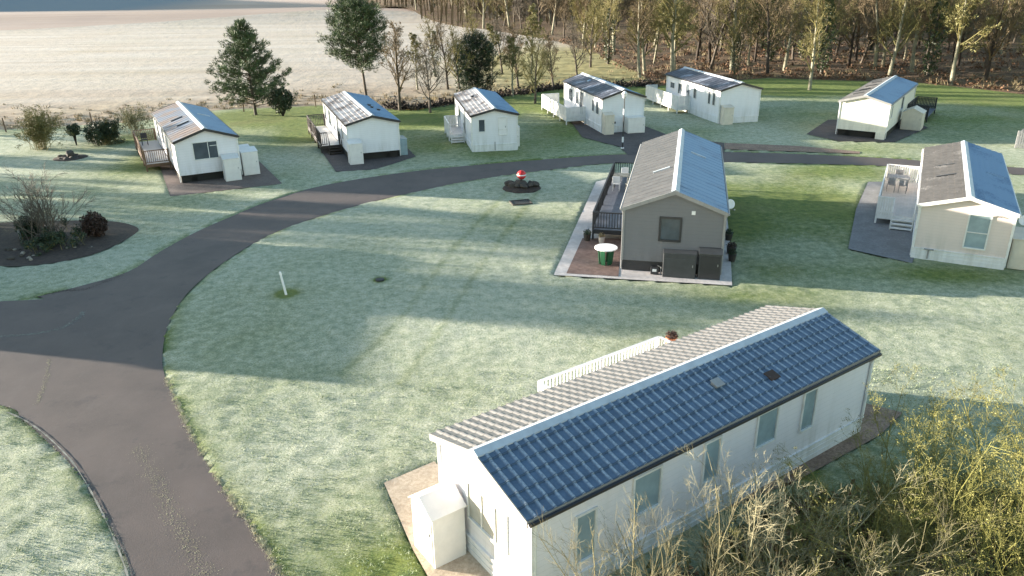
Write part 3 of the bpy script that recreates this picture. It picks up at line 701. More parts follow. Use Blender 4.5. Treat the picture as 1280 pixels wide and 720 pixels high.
# ------------------------------------------------------------------ decks
def deck(h, label, x0, x1, y0, y1, z, top, wood, floor, style='bal', sides='nlf', steps_=None, post='', gate=None):
    """raised deck in the home's own axes; origin at its near outer corner"""
    t = at_home(h, 'deck', label, 'decking', x0, y0, 0, 0, 'raised decks beside the homes')
    w, l = x1 - x0, y1 - y0; mw = M[wood]
    MB().box(0, w, 0, l, z - .05, z).build('deck_floor', M[floor], t)
    MB().box(.02, w - .02, -.03, 0, z - .22, z - .01).box(-.03, 0, 0, l, z - .22, z - .01).box(0, w, l, l + .03, z - .22, z - .01).build('edge_board', mw, t)
    n = max(2, int(l / 1.8))
    for i in range(n + 1):
        yy = .05 + (l - .1) * i / n
        MB().box(-.04, .05, yy - .045, yy + .045, 0, top).build('post', mw, t)
    if 'n' in sides or 'f' in sides:
        for yy in ([-.0] if 'n' in sides else []) + ([l] if 'f' in sides else []):
            MB().box(w - .09, w, yy - .045, yy + .045, 0, top).build('post', mw, t)
    def rail(ax, a, b, c):
        mb = MB(); n_ = int((b - a) / (.13 if style == 'bal' else .115))
        def bx(u0, u1, v0, v1, za, zb):
            if ax == 'y': mb.box(c + v0, c + v1, u0, u1, za, zb)
            else: mb.box(u0, u1, c + v0, c + v1, za, zb)
        bx(a, b, -.035, .035, top - .045, top + .01)
        if style == 'bal':
            bx(a, b, -.02, .02, z + .08, z + .13)
            for i in range(n_): u = a + (i + .5) * (b - a) / n_; bx(u - .018, u + .018, -.018, .018, z + .1, top - .04)
        elif style == 'board':
            bx(a, b, -.02, .02, z + .12, z + .2)
            for i in range(n_): u = a + (i + .5) * (b - a) / n_; bx(u - .047, u + .047, -.012, .012, z - .12, top - .06)
        elif style == 'glass':
            bx(a, b, -.008, .008, z + .08, top - .06)
        return mb.build('railing', mw, t)
    if 'l' in sides: rail('y', .1, l - .1, 0)
    sw = steps_[1] - steps_[0] if steps_ and steps_[2] == 'n' else 0
    if 'n' in sides:
        if sw:
            a, b = steps_[0], steps_[1]
            if a > .25: rail('x', .05, a, 0)
            if w - b > .2: rail('x', b, w - .05, 0)
        else: rail('x', .05, w - .05, 0)
    if 'f' in sides: rail('x', .05, w - .05, l)
    if steps_:
        a, b, sd_ = steps_; ns = 3
        mb = MB()
        for i in range(ns):
            zz = z * (i + 1) / (ns + 1); yy = -.28 * (ns - i)
            mb.box(a, b, yy, yy + .27, zz - .04, zz)
            mb.box(a, b, yy + .24, yy + .26, zz - .18, zz - .04)
        for xx in (a, b): mb.box(xx - .02, xx + .02, -.28 * ns, 0, 0, .12)
        for xx in (a, b):
            mb.box(xx - .03, xx + .03, -.28 * ns, -.28 * ns + .06, 0, top - .5)
            mb.tube([(xx, -.28 * ns + .03, top - .5), (xx, .0, top - .03)], .025, 4)
        mb.build('steps', mw, t)
    return t
deck(A, 'white balustraded deck behind the foreground home, its rail showing above the roof', -4.12, -A.hw - .05, 4.75, 9.75, .5, 1.5, 'trim_white', 'deckfloor_white', 'bal', 'nlf')
deck(B, 'black railed deck along the left side of the grey home', -3.95, -B.hw - .05, 4.0, 14.6, .6, 1.5, 'wood_black', 'deckfloor_dark', 'bal', 'nlf', None)
deck(C, 'pale deck with white picket rails beside the beige home', -3.72, -C.hw - .05, 4.9, 12.6, .55, 1.5, 'trim_white', 'deckfloor_white', 'board', 'nlf', (.75, 1.75, 'n'))
deck(D, 'weathered brown deck with spindle railings left of the far left home', -3.5, -D.hw - .05, 4.6, 13.0, .58, 1.5, 'wood_brown', 'deckfloor_grey', 'bal', 'nlf')
deck(E_, 'deck with dark railings and open steps beside the striped roof home', -3.3, -E_.hw - .05, 3.6, 11.6, .58, 1.55, 'wood_dark', 'deckfloor_white', 'bal', 'nlf', (.5, 1.4, 'n'))
deck(F, 'small white deck with steps left of the small white home', -2.95, -F.hw - .05, 4.3, 7.6, .55, 1.45, 'trim_white', 'deckfloor_white', 'board', 'nlf', (.1, 1.1, 'n'))
deck(Gh, 'deck closed in by white boards behind the lamp post home', -3.5, -Gh.hw - .05, 4.2, 12.1, .55, 1.5, 'trim_white', 'deckfloor_white', 'board', 'nlf')
deck(Hh, 'long white boarded deck left of the home by the wood', -3.1, -Hh.hw - .05, 5.6, 13.0, .55, 1.6, 'trim_white', 'deckfloor_white', 'board', 'nlf')
deck(I, 'dark railed deck behind the cream home next to the wood', I.hw + .05, I.hw + 1.7, 9.2, 14.0, .5, 1.45, 'wood_black', 'deckfloor_dark', 'board', 'nlf')

# ------------------------------------------------------------------ lockers and sheds
def locker(h, label, x, y, w, d, z, mt, roof='slope', rz=0, name='storage_locker', cat='storage locker', rise=.14, trim=None):
    t = at_home(h, name, label, cat, x, y, 0, rz, 'lockers and sheds by the homes')
    m_ = M[mt]
    if roof == 'slope':        # falls towards the front (-y)
        R_ = Matrix.Rotation(PI / 2, 4, 'Z')
        b = MB().prism([(0, .03), (d, .03), (d, z), (0, z - rise)], (-w, 0), R_)
        b.build('body', m_, t, bevel=.012)
        MB().prism([(-.05, z - rise + .0), (d + .02, z + .01), (d + .02, z + .045), (-.05, z - rise + .035)], (-w - .03, .03), R_).build('lid', m_, t, bevel=.008)
    elif roof == 'apex':
        MB().prism([(0, .03), (w, .03), (w, z - rise), (w / 2, z), (0, z - rise)], (0, d)).build('body', m_, t, bevel=.012)
        k = rise / (w / 2)
        MB().prism([(-.05, z - rise - .05 * k), (w / 2, z + .0), (w + .05, z - rise - .05 * k), (w + .05, z - rise + .03 - .05 * k), (w / 2, z + .035), (-.05, z - rise + .03 - .05 * k)], (-.05, d + .03)).build('lid', m_, t)
    else:
        MB().box(0, w, 0, d, .03, z).build('body', m_, t, bevel=.03)
        MB().box(-.02, w + .02, -.02, d + .02, z, z + .04).build('lid', m_, t, bevel=.015)
    dr = MB().box(.06, w - .06, -.022, 0, .1, z - rise - .08).build('door', M[trim or mt], t)
    MB().box(w - .16, w - .12, -.045, -.022, z * .5, z * .5 + .1).build('handle', M['steel'], dr)
    return t
locker(A, 'white gas locker with pitched lid against the foreground gable', -1.62, -.88, 1.0, .85, 1.75, 'locker_white', 'apex', rise=.3)
locker(B, 'dark grey storage box on the left against the grey gable', -.33, -.42, 1.42, .5, 1.15, 'locker_dark', 'flat')
locker(B, 'tall black cupboard at the right corner of the grey gable', 1.2, -.38, .95, .5, 1.35, 'locker_dark', 'slope', trim='trim_dark')
locker(C, 'beige metal shed at the right corner of the beige home', 2.0, .35, 1.2, 1.4, 1.55, 'locker_beige', 'slope')
locker(D, 'white locker standing in front of the wide gable window home', .72, -.85, 1.0, .8, 1.6, 'locker_white', 'slope')
locker(D, 'white rounded locker at the right side of the far left home', 2.05, .1, 1.05, 1.0, 1.7, 'locker_white', 'slope')
locker(D, 'low white locker behind the rounded one at far left home', 2.05, 2.1, 1.0, .9, 1.5, 'locker_white', 'slope')
locker(E_, 'white locker at the left corner of the striped roof home', -1.95, -.95, .95, .85, 1.6, 'locker_white', 'slope')
locker(E_, 'pale blue grey box against the right side of the striped roof home', 1.9, .5, .6, 1.3, 1.2, 'bluepane', 'flat')
locker(F, 'white locker against the right wall of the small white home', 1.75, 1.2, .35, 1.4, 1.5, 'locker_white', 'flat')
locker(Gh, 'cream locker at the left corner of the lamp post home', -1.8, -.7, .8, .65, 1.7, 'locker_beige', 'slope')
locker(Gh, 'wide pale grey locker with dark lid right of the lamp post', .15, -.75, 1.5, .75, 1.25, 'locker_white', 'flat')
locker(Hh, 'cream locker at the left corner of the long white home', -1.75, -.6, .9, .6, 1.6, 'locker_beige', 'slope')
MB_ = locker(I, 'pale green grey shed beside the cream home with angled roof', 2.05, 5.1, 1.5, 1.6, 1.75, 'locker_beige', 'apex', rise=.35, name='garden_shed', cat='shed')

# ------------------------------------------------------------------ small things
def lamp_post():
    p = G(778, 186); t = thing('lamp_post', 'white lamp post with dark middle section in front of a white home', 'lamp post', (p.x, p.y, 0))
    MB().tube([(0, 0, 0), (0, 0, .1)], .13, 10).build('base_plate', M['plastic_white'], t)
    MB().tube([(0, 0, .02), (0, 0, 3.75)], [.05, .035], 10).build('pole', M['trim_dark'], t)
    MB().tube([(0, 0, .5), (0, 0, .9)], .075, 10).build('collar', M['plastic_white'], t)
    MB().tube([(0, 0, 2.55), (0, 0, 2.95)], .065, 10).build('collar', M['plastic_white'], t)
    hd = MB().lathe([(.05, 3.7), (.15, 3.78), (.19, 4.0), (.19, 4.02), (.12, 4.18), (.03, 4.22)], 12).build('lantern', M['plastic_white'], t, True)
    MB().lathe([(.23, 4.02), (.21, 4.08), (.05, 4.24)], 12).build('cap', M['trim_white'], hd, True)
lamp_post()
def rock_mesh(s, seed, flat_=.7):
    import bmesh
    bm = bmesh.new(); bmesh.ops.create_icosphere(bm, subdivisions=2, radius=s)
    r = random.Random(seed); ax = [(Vector((r.gauss(0, 1), r.gauss(0, 1), r.gauss(0, 1))).normalized(), r.uniform(.6, .9)) for _ in range(9)]
    for v in bm.verts:
        for a, k in ax:
            dd = v.co.dot(a) - s * k
            if dd > 0: v.co -= a * dd
        v.co.z *= flat_; v.co += Vector((r.gauss(0, .02), r.gauss(0, .02), r.gauss(0, .02))) * s
    me = bpy.data.meshes.new('rock'); bm.to_mesh(me); bm.free(); return me
ROCKS = [rock_mesh(1, i) for i in range(5)]
for me in ROCKS: me.materials.append(M['rock'])
ROCKP = [me.copy() for me in ROCKS]
for me in ROCKP: me.materials.clear(); me.materials.append(M['rock_pale'])
def rock(p, s, label, group=None, pale=False, z=None):
    o = bpy.data.objects.new('rock', (ROCKP if pale else ROCKS)[random.randrange(5)]); COL.objects.link(o)
    o.location = (p[0], p[1], s * .35 if z is None else z); o.scale = (s, s * random.uniform(.7, 1), s * random.uniform(.7, 1)); o.rotation_euler = (0, 0, random.random() * 6)
    tag(o, label, 'rock', group); return o
p0 = G(652, 236)
mb = MB(); mb.lathe([(1.25, .0), (1.15, .09), (.7, .2), (.3, .26)], 20, (p0.x, p0.y, 0)); tag(mb.build('soil_mound', M['soil'], None, True), kind='structure')
for i in range(9):
    a = i * .7; r = .35 + .55 * random.random()
    rock((p0.x + math.cos(a) * r, p0.y + math.sin(a) * r * .9), random.uniform(.2, .36), 'dark rock heaped around the red ball on the lawn', 'rocks heaped under the red ball', z=.25 + .1 * random.random())
rock((p0.x - .05, p0.y - .1), .42, 'largest rock, right under the red ball', None, z=.38)
ball = thing('ball', 'red ball with a white band on top of the rock heap', 'ball', (p0.x + .0, p0.y, .88))
MB().lathe([(.02, -.29), (.16, -.24), (.26, -.12), (.285, -.02)], 20).lathe([(.285, .06), (.25, .15), (.16, .24), (.02, .29)], 20).build('shell', M['red'], ball, True)
MB().lathe([(.286, -.02), (.292, .02), (.286, .06)], 20).build('band', M['plastic_white'], ball, True)
MB().tube([(0, 0, -.55), (0, 0, -.2)], .05, 8).build('stem', M['iron'], ball)
g0 = G(651, 254); t = thing('drain_cover', 'dark metal drain grate set in the lawn below the rock heap', 'drain cover', (g0.x, g0.y, .06), .25)
mb = MB(); mb.box(-.6, .6, -.45, -.38, -.03, .03).box(-.6, .6, .38, .45, -.03, .03).box(-.6, -.53, -.38, .38, -.03, .03).box(.53, .6, -.38, .38, -.03, .03); mb.build('frame', M['rock'], t)
mb = MB()
for i in range(10): mb.box(-.53 + i * .106 + .01, -.53 + i * .106 + .07, -.38, .38, -.02, .01)
mb.build('grate', M['iron'], t)
g1 = G(358, 369); wp = thing('marker_post', 'small leaning white post standing on the frosted lawn', 'post', (g1.x, g1.y, 0)); 
MB().tube([(0, 0, -.05), (-.06, -.02, .5), (-.12, -.03, 1.0)], [.055, .05, .05], 8).build('post', M['plastic_white'], wp)
MB().tube([(-.118, -.03, .98), (-.13, -.03, 1.08)], [.062, .05], 8).build('cap', M['plastic_white'], wp)
g1 = G(475, 351); tag(MB().lathe([(.2, 0), (.2, .06), (.15, .075)], 12, (g1.x, g1.y, .02)).build('stopcock_cover', M['iron'], None), 'small dark round cover in the middle of the lawn', 'cover')
# round table with green skirt, pots, dish, meter
tp = hl(B, -2.95, .75)
rt = thing('round_table', 'round table with pale top and green legs by the grey home', 'table', (tp.x, tp.y, .062))
MB().lathe([(.50, .74), (.53, .76), (.53, .79), (.5, .80)], 24).build('table_top', M['plastic_white'], rt)
for i in range(6):
    a = i * PI / 3; MB().prism([(.24, 0), (.3, 0), (.38, .74), (.3, .74)], (-.1, .1), Matrix.Rotation(a, 4, 'Z')).build('leg', M['green_plastic'], rt)
def pot(p, r, label, mt, leaf, z=.06, hgt=.35):
    t = thing('plant_pot', label, 'plant pot', (p.x, p.y, z)); MB().lathe([(r * .7, 0), (r, hgt), (r * .9, hgt)], 12).build('pot', M[mt], t)
    mb = MB(); rr = random.Random(str(label))
    for _ in range(120):
        d = Vector((rr.gauss(0, 1), rr.gauss(0, 1), abs(rr.gauss(0, 1)))).normalized() * r * 1.1 * rr.random() ** .4; c = Vector((0, 0, hgt + .02)) + d; a = Vector((rr.gauss(0, 1), rr.gauss(0, 1), rr.gauss(0, 1))).normalized() * .05; b = d.cross(a).normalized() * .03
        mb.quad(c - a, c - b, c + a, c + b)
    mb.build('plant', M[leaf], t)
pot(hl(B, -4.2, 3.8), .2, 'dark plant pot at the outer corner of the black deck', 'pot_dark', 'leaf_dark')
pot(hl(B, -3.45, 3.5), .17, 'pale pot with dry plant in front of the black deck rail', 'concrete', 'drygrass')
pot(hl(B, 2.75, 2.2), .2, 'first dark pot along the right wall of the grey home', 'pot_dark', 'leaf_dark', .03)
pot(hl(B, 2.75, 3.2), .24, 'second dark pot along the right wall of the grey home', 'pot_dark', 'leaf_rust', .03)
pot(hl(B, 2.7, 5.2), .2, 'third dark pot along the right wall of the grey home', 'pot_dark', 'leaf_dark', .03)
pot(hl(A, -3.95, 10.15), .2, 'terracotta pot beyond the end of the white balustrade', 'terracotta', 'leaf_rust', .03, 1.4)
gm = at_home(B, 'gas_meter', 'small black and white meter at the foot of the grey gable', 'meter', -.85, -.25)
MB().box(0, .35, 0, .22, .06, .36).build('case', M['trim_dark'], gm, bevel=.02); MB().box(.08, .26, -.01, 0, .2, .32).build('dial', M['plastic_white'], gm)
MB().tube([(.45, .1, .05), (.45, .1, .4), (.3, .1, .45)], .025, 6).build('pipe', M['trim_grey'], gm)
def dish(h, label, x, y, z, rz):
    t = at_home(h, 'satellite_dish', label, 'satellite dish', x, y, z, rz)
    T = Matrix.Rotation(PI / 2 - .4, 4, 'X'); mb = MB().lathe([(.02, .0), (.11, .012), (.22, .05), (.23, .06), (.21, .065), (.11, .03), (.02, .015)], 18)
    mb.v = [tuple(T @ Vector(v)) for v in mb.v]; mb.build('reflector', M['plastic_white'], t, True)
    MB().tube([(-.0, .05, 0), (-.25, .25, -.1)], .02, 6).build('bracket', M['steel'], t)
    MB().tube([(0, -.02, -.28), (0, -.42, -.15)], .012, 5).tube([(0, -.36, -.16), (0, -.46, -.14)], .035, 6).build('feed_arm', M['steel'], t)
dish(B, 'white satellite dish on the right wall of the grey home', 2.5, 3.6, 2.35, .5)
dish(C, 'white satellite dish beside the right eave of the beige home', 2.35, 1.6, 1.95, .3)
# furniture on decks
def table(p, label, rz, w=1.3, d=.8, mt='wood_grey', z0=.55):
    t = thing('garden_table', label, 'table', (p.x, p.y, z0), rz); MB().box(-w / 2, w / 2, -d / 2, d / 2, .68, .72).build('table_top', M[mt], t, bevel=.01)
    for sx in (-1, 1):
        for sy in (-1, 1): MB().box(sx * (w / 2 - .08) - .025, sx * (w / 2 - .08) + .025, sy * (d / 2 - .08) - .025, sy * (d / 2 - .08) + .025, 0, .68).build('leg', M[mt], t)
def chair(p, label, rz, mt='plastic_white', z0=.55, group=None):
    t = thing('garden_chair', label, 'chair', (p.x, p.y, z0), rz, group); MB().box(-.22, .22, -.22, .22, .4, .44).build('seat', M[mt], t, bevel=.01)
    MB().box(-.22, .22, .2, .24, .48, .88).build('backrest', M[mt], t, bevel=.01)
    for sx in (-1, 1):
        for sy in (-1, 1): MB().box(sx * .19 - .018, sx * .19 + .018, sy * .2 - .018, sy * .2 + .018, 0, .46 if sy > 0 else .4).build('leg', M[mt], t)
table(hl(B, -3.1, 12.3), 'pale garden table at the far end of the black deck', -B.th, mt='frostline', z0=.6)
chair(hl(B, -3.5, 11.4), 'white chair on the near side of the pale table, black deck', PI - B.th, z0=.6); chair(hl(B, -2.7, 11.3), 'frosted chair nearest the grey wall on the black deck', PI - B.th + .3, mt='frostline', z0=.6); chair(hl(B, -3.2, 13.4), 'white chair on the far side of the pale table, black deck', -B.th)
table(hl(C, -3.0, 10.7), 'grey garden table on the pale deck of the beige home', -C.th, 1.2, .9)
for i, (x, y, a, l) in enumerate(((-3.3, 9.9, PI, 'grey chair front left of the table on the pale deck'), (-2.7, 9.9, PI, 'grey chair front right of the table on the pale deck'), (-3.0, 11.5, 0, 'grey chair behind the table on the pale deck'))): chair(hl(C, x, y), l, a - C.th, 'wood_grey')
chair(hl(D, -2.9, 11.5), 'dark armchair at the far end of the brown deck', -D.th, 'wood_black', .58)

# ------------------------------------------------------------------ fences
def palisade():
    a, b = G(1269, 186), G(1300, 188)
    t = thing('picket_fence', 'grey wooden picket panel at the right edge by the lane', 'fence', (a.x, a.y, 0), math.atan2((b - a).y, (b - a).x))
    mb = MB()
    for i in range(18): x = i * .14; mb.box(x, x + .1, 0, .02, .08, 1.25 + .04 * math.sin(i)); 
    mb.build('pickets', M['wood_grey'], t); MB().box(0, 2.5, .02, .06, .35, .43).box(0, 2.5, .02, .06, .95, 1.03).build('rails', M['wood_grey'], t)
    for x in (0, 1.25, 2.45): MB().box(x - .05, x + .05, .06, .16, 0, 1.3).build('post', M['wood_grey'], t)
    for i in range(12): pass
    t2 = thing('picket_fence', 'grey picket panel running back from the lane at the right edge', 'fence', (a.x, a.y, 0), math.atan2((b - a).y, (b - a).x) + 1.25)
    mb = MB()
    for i in range(16): x = .1 + i * .14; mb.box(x, x + .1, 0, .02, .08, 1.2)
    mb.build('pickets', M['wood_grey'], t2); MB().box(0.08, 2.3, .02, .06, .35, .43).box(.08, 2.3, .02, .06, .9, .98).build('rails', M['wood_grey'], t2)
palisade()
fpx = [(-60, 172), (8, 166), (64, 161), (116, 158), (167, 154), (222, 148), (305, 140), (395, 134)]
ft = thing('wire_fence', 'post and wire fence between the lawn and the pale field', 'fence', G(*fpx[1]))
inv = -Vector(G(*fpx[1]))
tops = []
for q in fpx:
    p = G(*q) + inv; MB().tube([p, p + Vector((random.uniform(-.05, .05), 0, 1.25))], .055, 6).build('post', M['wood_brown'], ft); tops.append(p)
for zz in (.35, .75, 1.1): MB().tube([p + Vector((0, 0, zz)) for p in tops], .008, 3).build('wire', M['steel'], ft)

# ------------------------------------------------------------------ vegetation
def rvec(r): return Vector((r.gauss(0, 1), r.gauss(0, 1), r.gauss(0, 1))).normalized()
def limb(mb, r, p, d, ln, rad, seg, k, wob, up, tips=None, tip=.35):
    pts = [p.copy()]; rr = [rad]; dirs = [d.copy()]
    for i in range(seg):
        d = (d + rvec(r) * wob + Vector((0, 0, up))).normalized(); p = p + d * (ln / seg); pts.append(p); rr.append(rad * (1 - (1 - tip) * (i + 1) / seg)); dirs.append(d)
    mb.tube(pts, rr, k, False); return pts, rr, dirs
def grow(mb, r, p, d, ln, rad, depth, spec, leaf=None, rmin=.008):
    seg, k, nch, wob, up, lf, ang = spec[depth]
    pts, rr, ds = limb(mb, r, p, d, ln, rad, seg, k, wob, up)
    if depth + 1 < len(spec):
        for i in range(nch):
            t = r.uniform(.2, 1.0); j = min(int(t * seg), seg - 1); q = pts[j].lerp(pts[j + 1], t * seg - j)
            a = r.uniform(*ang); side = rvec(r); dd = ds[j]; side = (side - dd * side.dot(dd)).normalized()
            nd_ = (dd * math.cos(a) + side * math.sin(a)).normalized()
            grow(mb, r, q, nd_, ln * lf * r.uniform(.7, 1.15) * (1.15 - .5 * t), max(rmin, rr[j] * .6), depth + 1, spec, leaf, rmin)
    elif leaf is not None: leaf(pts)
def leafcard(mb, r, c, s, d=None):
    a = rvec(r) * s; b = a.cross(rvec(r)).normalized() * s * .55; mb.quad(c - a, c - b, c + a, c + b)
def bare_tree(seed, h, spread=.35, fork=.35, twigs=2.0, narrow=1.0, leafp=0, rt=.016):
    """trunk mesh and crown mesh (limbs, branches and fine twigs)"""
    r = random.Random(seed); tr = MB(); cw = MB(); lf = MB()
    pts, rr, ds = limb(tr, r, Vector((0, 0, -.2)), Vector((r.gauss(0, .06), r.gauss(0, .06), 1)), h * .93, h * .016 + .04, 10, 7, .06, .05, tip=.18)
    n = int(20 * twigs / 2)
    def leaf(pts_):
        if leafp and r.random() < leafp:
            for p in pts_[1:]:
                for _ in range(2): leafcard(lf, r, p + rvec(r) * .12, r.uniform(.06, .13))
    spec = [(5, 5, 5, .16, .10, .5, (.4, 1.0)), (4, 4, 5, .2, .06, .55, (.4, 1.1)), (3, 3, 5, .25, .05, .6, (.4, 1.2)), (2, 3, 0, .3, .03, .5, (.4, 1.2))]
    for i in range(n):
        t = fork + (1 - fork) * (i + r.random()) / n; j = min(int(t * 10), 9); q = pts[j].lerp(pts[j + 1], t * 10 - j)
        a = r.random() * 2 * PI; el = r.uniform(.35, .95) + .45 * t
        d = Vector((math.cos(a) * math.cos(el), math.sin(a) * math.cos(el), math.sin(el)))
        grow(cw, r, q, d, h * spread * (1.15 - .75 * (t - fork) / (1 - fork)) * r.uniform(.7, 1.2) * narrow, rr[j] * .5, 0, spec, leaf, rt)
    return tr, cw, lf
PROTO = {}
def proto(kind, seed, h, bark, twig, **kw):
    leafm = kw.pop('leafmat', None); ivy = kw.pop('ivy', 0)
    tr, cw, lf = bare_tree(seed, h, **kw)
    root = bpy.data.objects.new(kind, None); parts = [tr.build('trunk', M[bark], root, True), cw.build('crown', M[twig], root)]
    if lf.v: parts.append(lf.build('foliage', M[leafm], root))
    if ivy:
        r = random.Random(seed + 5); mb = MB()
        for _ in range(int(1600 * ivy)):
            t = r.random() ** .8; z = t * h * .75; rad = (.25 + .75 * math.sin(PI * min(1, t * 1.1)) * r.random()) * ivy * h * .11
            a = r.random() * 6.28; leafcard(mb, r, Vector((math.cos(a) * rad, math.sin(a) * rad, z)), r.uniform(.08, .17))
        parts.append(mb.build('ivy', M['leaf_ivy'], root))
    PROTO[kind + str(seed)] = (root, parts, h); return root
PL = []
for i, (kind, seed, h, bark, twig, kw) in enumerate([
    ('birch_tree', 1, 14, 'bark_pale', 'twig_olive', dict(spread=.28, fork=.2, twigs=2.6)), ('birch_tree', 2, 14, 'bark_pale', 'twig_brown', dict(spread=.28, fork=.25, twigs=2.6)),
    ('bare_tree', 3, 11, 'bark', 'twig_olive', dict(spread=.36, fork=.15, twigs=2.6)), ('bare_tree', 4, 12, 'bark_dark', 'twig_brown', dict(spread=.36, fork=.2, twigs=2.6)),
    ('bare_tree', 5, 10, 'bark', 'twig_grey', dict(spread=.36, fork=.2)), ('ivy_clad_tree', 6, 12, 'bark', 'twig_olive', dict(spread=.3, fork=.3, ivy=1.0)),
    ('bare_tree', 7, 11, 'bark_pale', 'twig_olive', dict(spread=.28, fork=.3, leafp=.35, leafmat='leaf_olive')),
    ('young_tree', 8, 9, 'bark', 'twig_brown', dict(spread=.3, fork=.2, twigs=2.4))]):
    r_ = proto(kind, seed, h, bark, twig, **kw); PL.append(r_)
def plant(root, p, s, rz, label, cat='tree', group=None, tilt=(0, 0), name=None):
    """a linked copy of a tree with its trunk and crown"""
    c = bpy.data.objects.new(name or root.name.split('.')[0], None); COL.objects.link(c)
    c.location = (p[0], p[1], p[2] if len(p) > 2 else 0); c.scale = (s, s, s); c.rotation_euler = (tilt[0], tilt[1], rz)
    for ch in root.children:
        k = ch.copy(); COL.objects.link(k); k.parent = c
    tag(c, label, cat, group); return c
GW = 'bare trees of the wood'
def wood():
    r = random.Random(21); cnt = 0; tries = 0; P = []
    # marks for the trees standing out at the front of the wood
    front = [(1012, 113, 0, .75, 'pale birch standing alone on the grass edge left of the cream home', 0), (1093, 88, 1, .95, 'birch with bright trunk just behind the cream home roof', .0), (1103, 86, 0, .9, 'slimmer birch close beside the bright one behind the cream home', .05),
             (1160, 97, 5, 1.1, 'thick dark ivy clad tree right behind the cream home', 0), (1192, 78, 3, 1.0, 'dark leaning tree right of the ivy clad trunk', .22), (935, 83, 6, .8, 'leaning pale trunk behind the long white home', -.12),
             (918, 95, 5, .55, 'small ivy green tree just behind the long white home roof', 0), (800, 97, 1, .85, 'tall pale twin trunk left of the long white home', 0), (806, 93, 0, .85, 'second pale trunk of the pair left of the long white home', .04),
             (843, 90, 6, .8, 'olive twigged tree between the two white homes', 0), (760, 80, 5, .8, 'green ivy clad tree over the lamp post home', 0), (1140, 92, 1, 1.0, 'pale straight trunk left of the ivy clad tree', 0), (1232, 85, 4, .9, 'pale branched tree at the right with low spreading limbs', 0), (980, 90, 0, .9, 'slim birch behind the right end of the long white home', .03)]
    for px, py, k, s, lab, tl in front:
        g = G(px, py); P.append((g.x, g.y)); plant(PL[k], (g.x, g.y, float(hz(g.x, g.y))), s, r.random() * 6, lab, tilt=(0, tl))
    while cnt < 285 and tries < 16000:
        tries += 1
        t = 2 + 150 * r.random() ** 1.35; x0 = float(xb(np.array(t))); x = x0 + r.uniform(1, 150) ; y = float(yb(x)) + t
        if abs(x) > 8 + y * .72: continue
        px = 640 + CF * 0
        if any((x - a) ** 2 + (y - b) ** 2 < 2.7 ** 2 for a, b in P[-260:]): continue
        P.append((x, y)); cnt += 1
        k = r.choices(range(8), [1.6, 1.6, 3, 3, 3, 2.2, 3.5, 2])[0]
        z = float(hz(np.array(x), np.array(y))) + max(0, min(60, t - 130)) * .09 * max(0, min(1, (x - x0) / 50))
        plant(PL[k], (x, y, z - .1), r.uniform(.75, 1.15), r.random() * 6.3, 'bare winter tree among the many of the wood behind the homes', group=GW, tilt=(r.gauss(0, .03), r.gauss(0, .05)))
wood()
# far wood: a mass of trunks and twigs on the rise behind everything
def far_wood():
    r = random.Random(5); mb = MB()
    for _ in range(1500):
        t = r.uniform(95, 210); x = float(xb(np.array(t))) + r.uniform(-2, 190); y = float(yb(x)) + t
        if abs(x) > 10 + y * .75: continue
        z = float(hz(np.array(x), np.array(y))) + max(0, min(60, t - 130)) * .09 * max(0, min(1, (x - float(xb(np.array(t)))) / 50)); h = r.uniform(9, 17)
        mb.tube([(x, y, z - .3), (x + r.gauss(0, .4), y, z + h * .5), (x + r.gauss(0, .8), y, z + h)], [.16, .11, .04], 4, False)
        for _ in range(16):
            q = Vector((x, y, z + h * r.uniform(.25, 1))); a = r.random() * 6.28; l = r.uniform(1, 3)
            e = q + Vector((math.cos(a) * l, math.sin(a) * l, l * r.uniform(.5, 1.3))); mb.tube([q, e], [.05, .02], 3, False)
            for _ in range(3):
                q2 = q.lerp(e, r.uniform(.3, 1)); e2 = q2 + rvec(r) * 1.0 + Vector((0, 0, .5)); mb.tube([q2, e2], [.035, .015], 3, False)
    tag(mb.build('distant_wood', M['twig_brown']), 'dense far off mass of bare brown trees at the back of the wood', 'wood', kind='stuff')
far_wood()
def undergrowth(name, mt, n, region, size, label, cat, seed, blade=False):
    r = random.Random(seed); mb = MB(); c = 0
    while c < n:
        p = region(r)
        if p is None: continue
        c += 1; x, y, z = p; s = size * r.uniform(.5, 1.4)
        for _ in range(16):
            if blade:
                b = Vector((x + r.gauss(0, s * .5), y + r.gauss(0, s * .5), z)); tpt = b + Vector((r.gauss(0, .25), r.gauss(0, .25), r.uniform(.4, 1))) * s
                w = Vector((r.gauss(0, 1), r.gauss(0, 1), 0)).normalized() * min(.03, s * .1); mb.add([b - w, b + w, tpt], [(0, 1, 2)])
            else:
                leafcard(mb, r, Vector((x + r.gauss(0, s * .6), y + r.gauss(0, s * .6), z + abs(r.gauss(0, s * .4)))), s * r.uniform(.15, .35))
    tag(mb.build(name, mt), label, cat, kind='stuff')
def reg_wood(r):
    t = .5 + 60 * r.random() ** 1.6; x = float(xb(np.array(t))) + r.uniform(-1, 80); y = float(yb(x)) + t
    return None if abs(x) > 5 + y * .72 else (x, y, .1)
undergrowth('bracken_litter', M['bracken'], 900, reg_wood, .55, 'rust brown bracken and brambles covering the floor of the wood', 'undergrowth', 1)
undergrowth('dry_grass', M['drygrass'], 350, reg_wood, .6, 'straw coloured grass showing between the trees', 'grass', 2, True)
edge_pts = smooth(gp([(207, 473), (218, 498), (231, 529), (258, 578), (284, 618), (307, 649), (329, 684), (351, 722)]))
def reg_edge(r):
    t = r.random() * (len(edge_pts) - 1); i = int(t); p = edge_pts[i].lerp(edge_pts[i + 1], t - i)
    return (p.x + r.gauss(.03, .05), p.y + r.gauss(0, .05), .0)
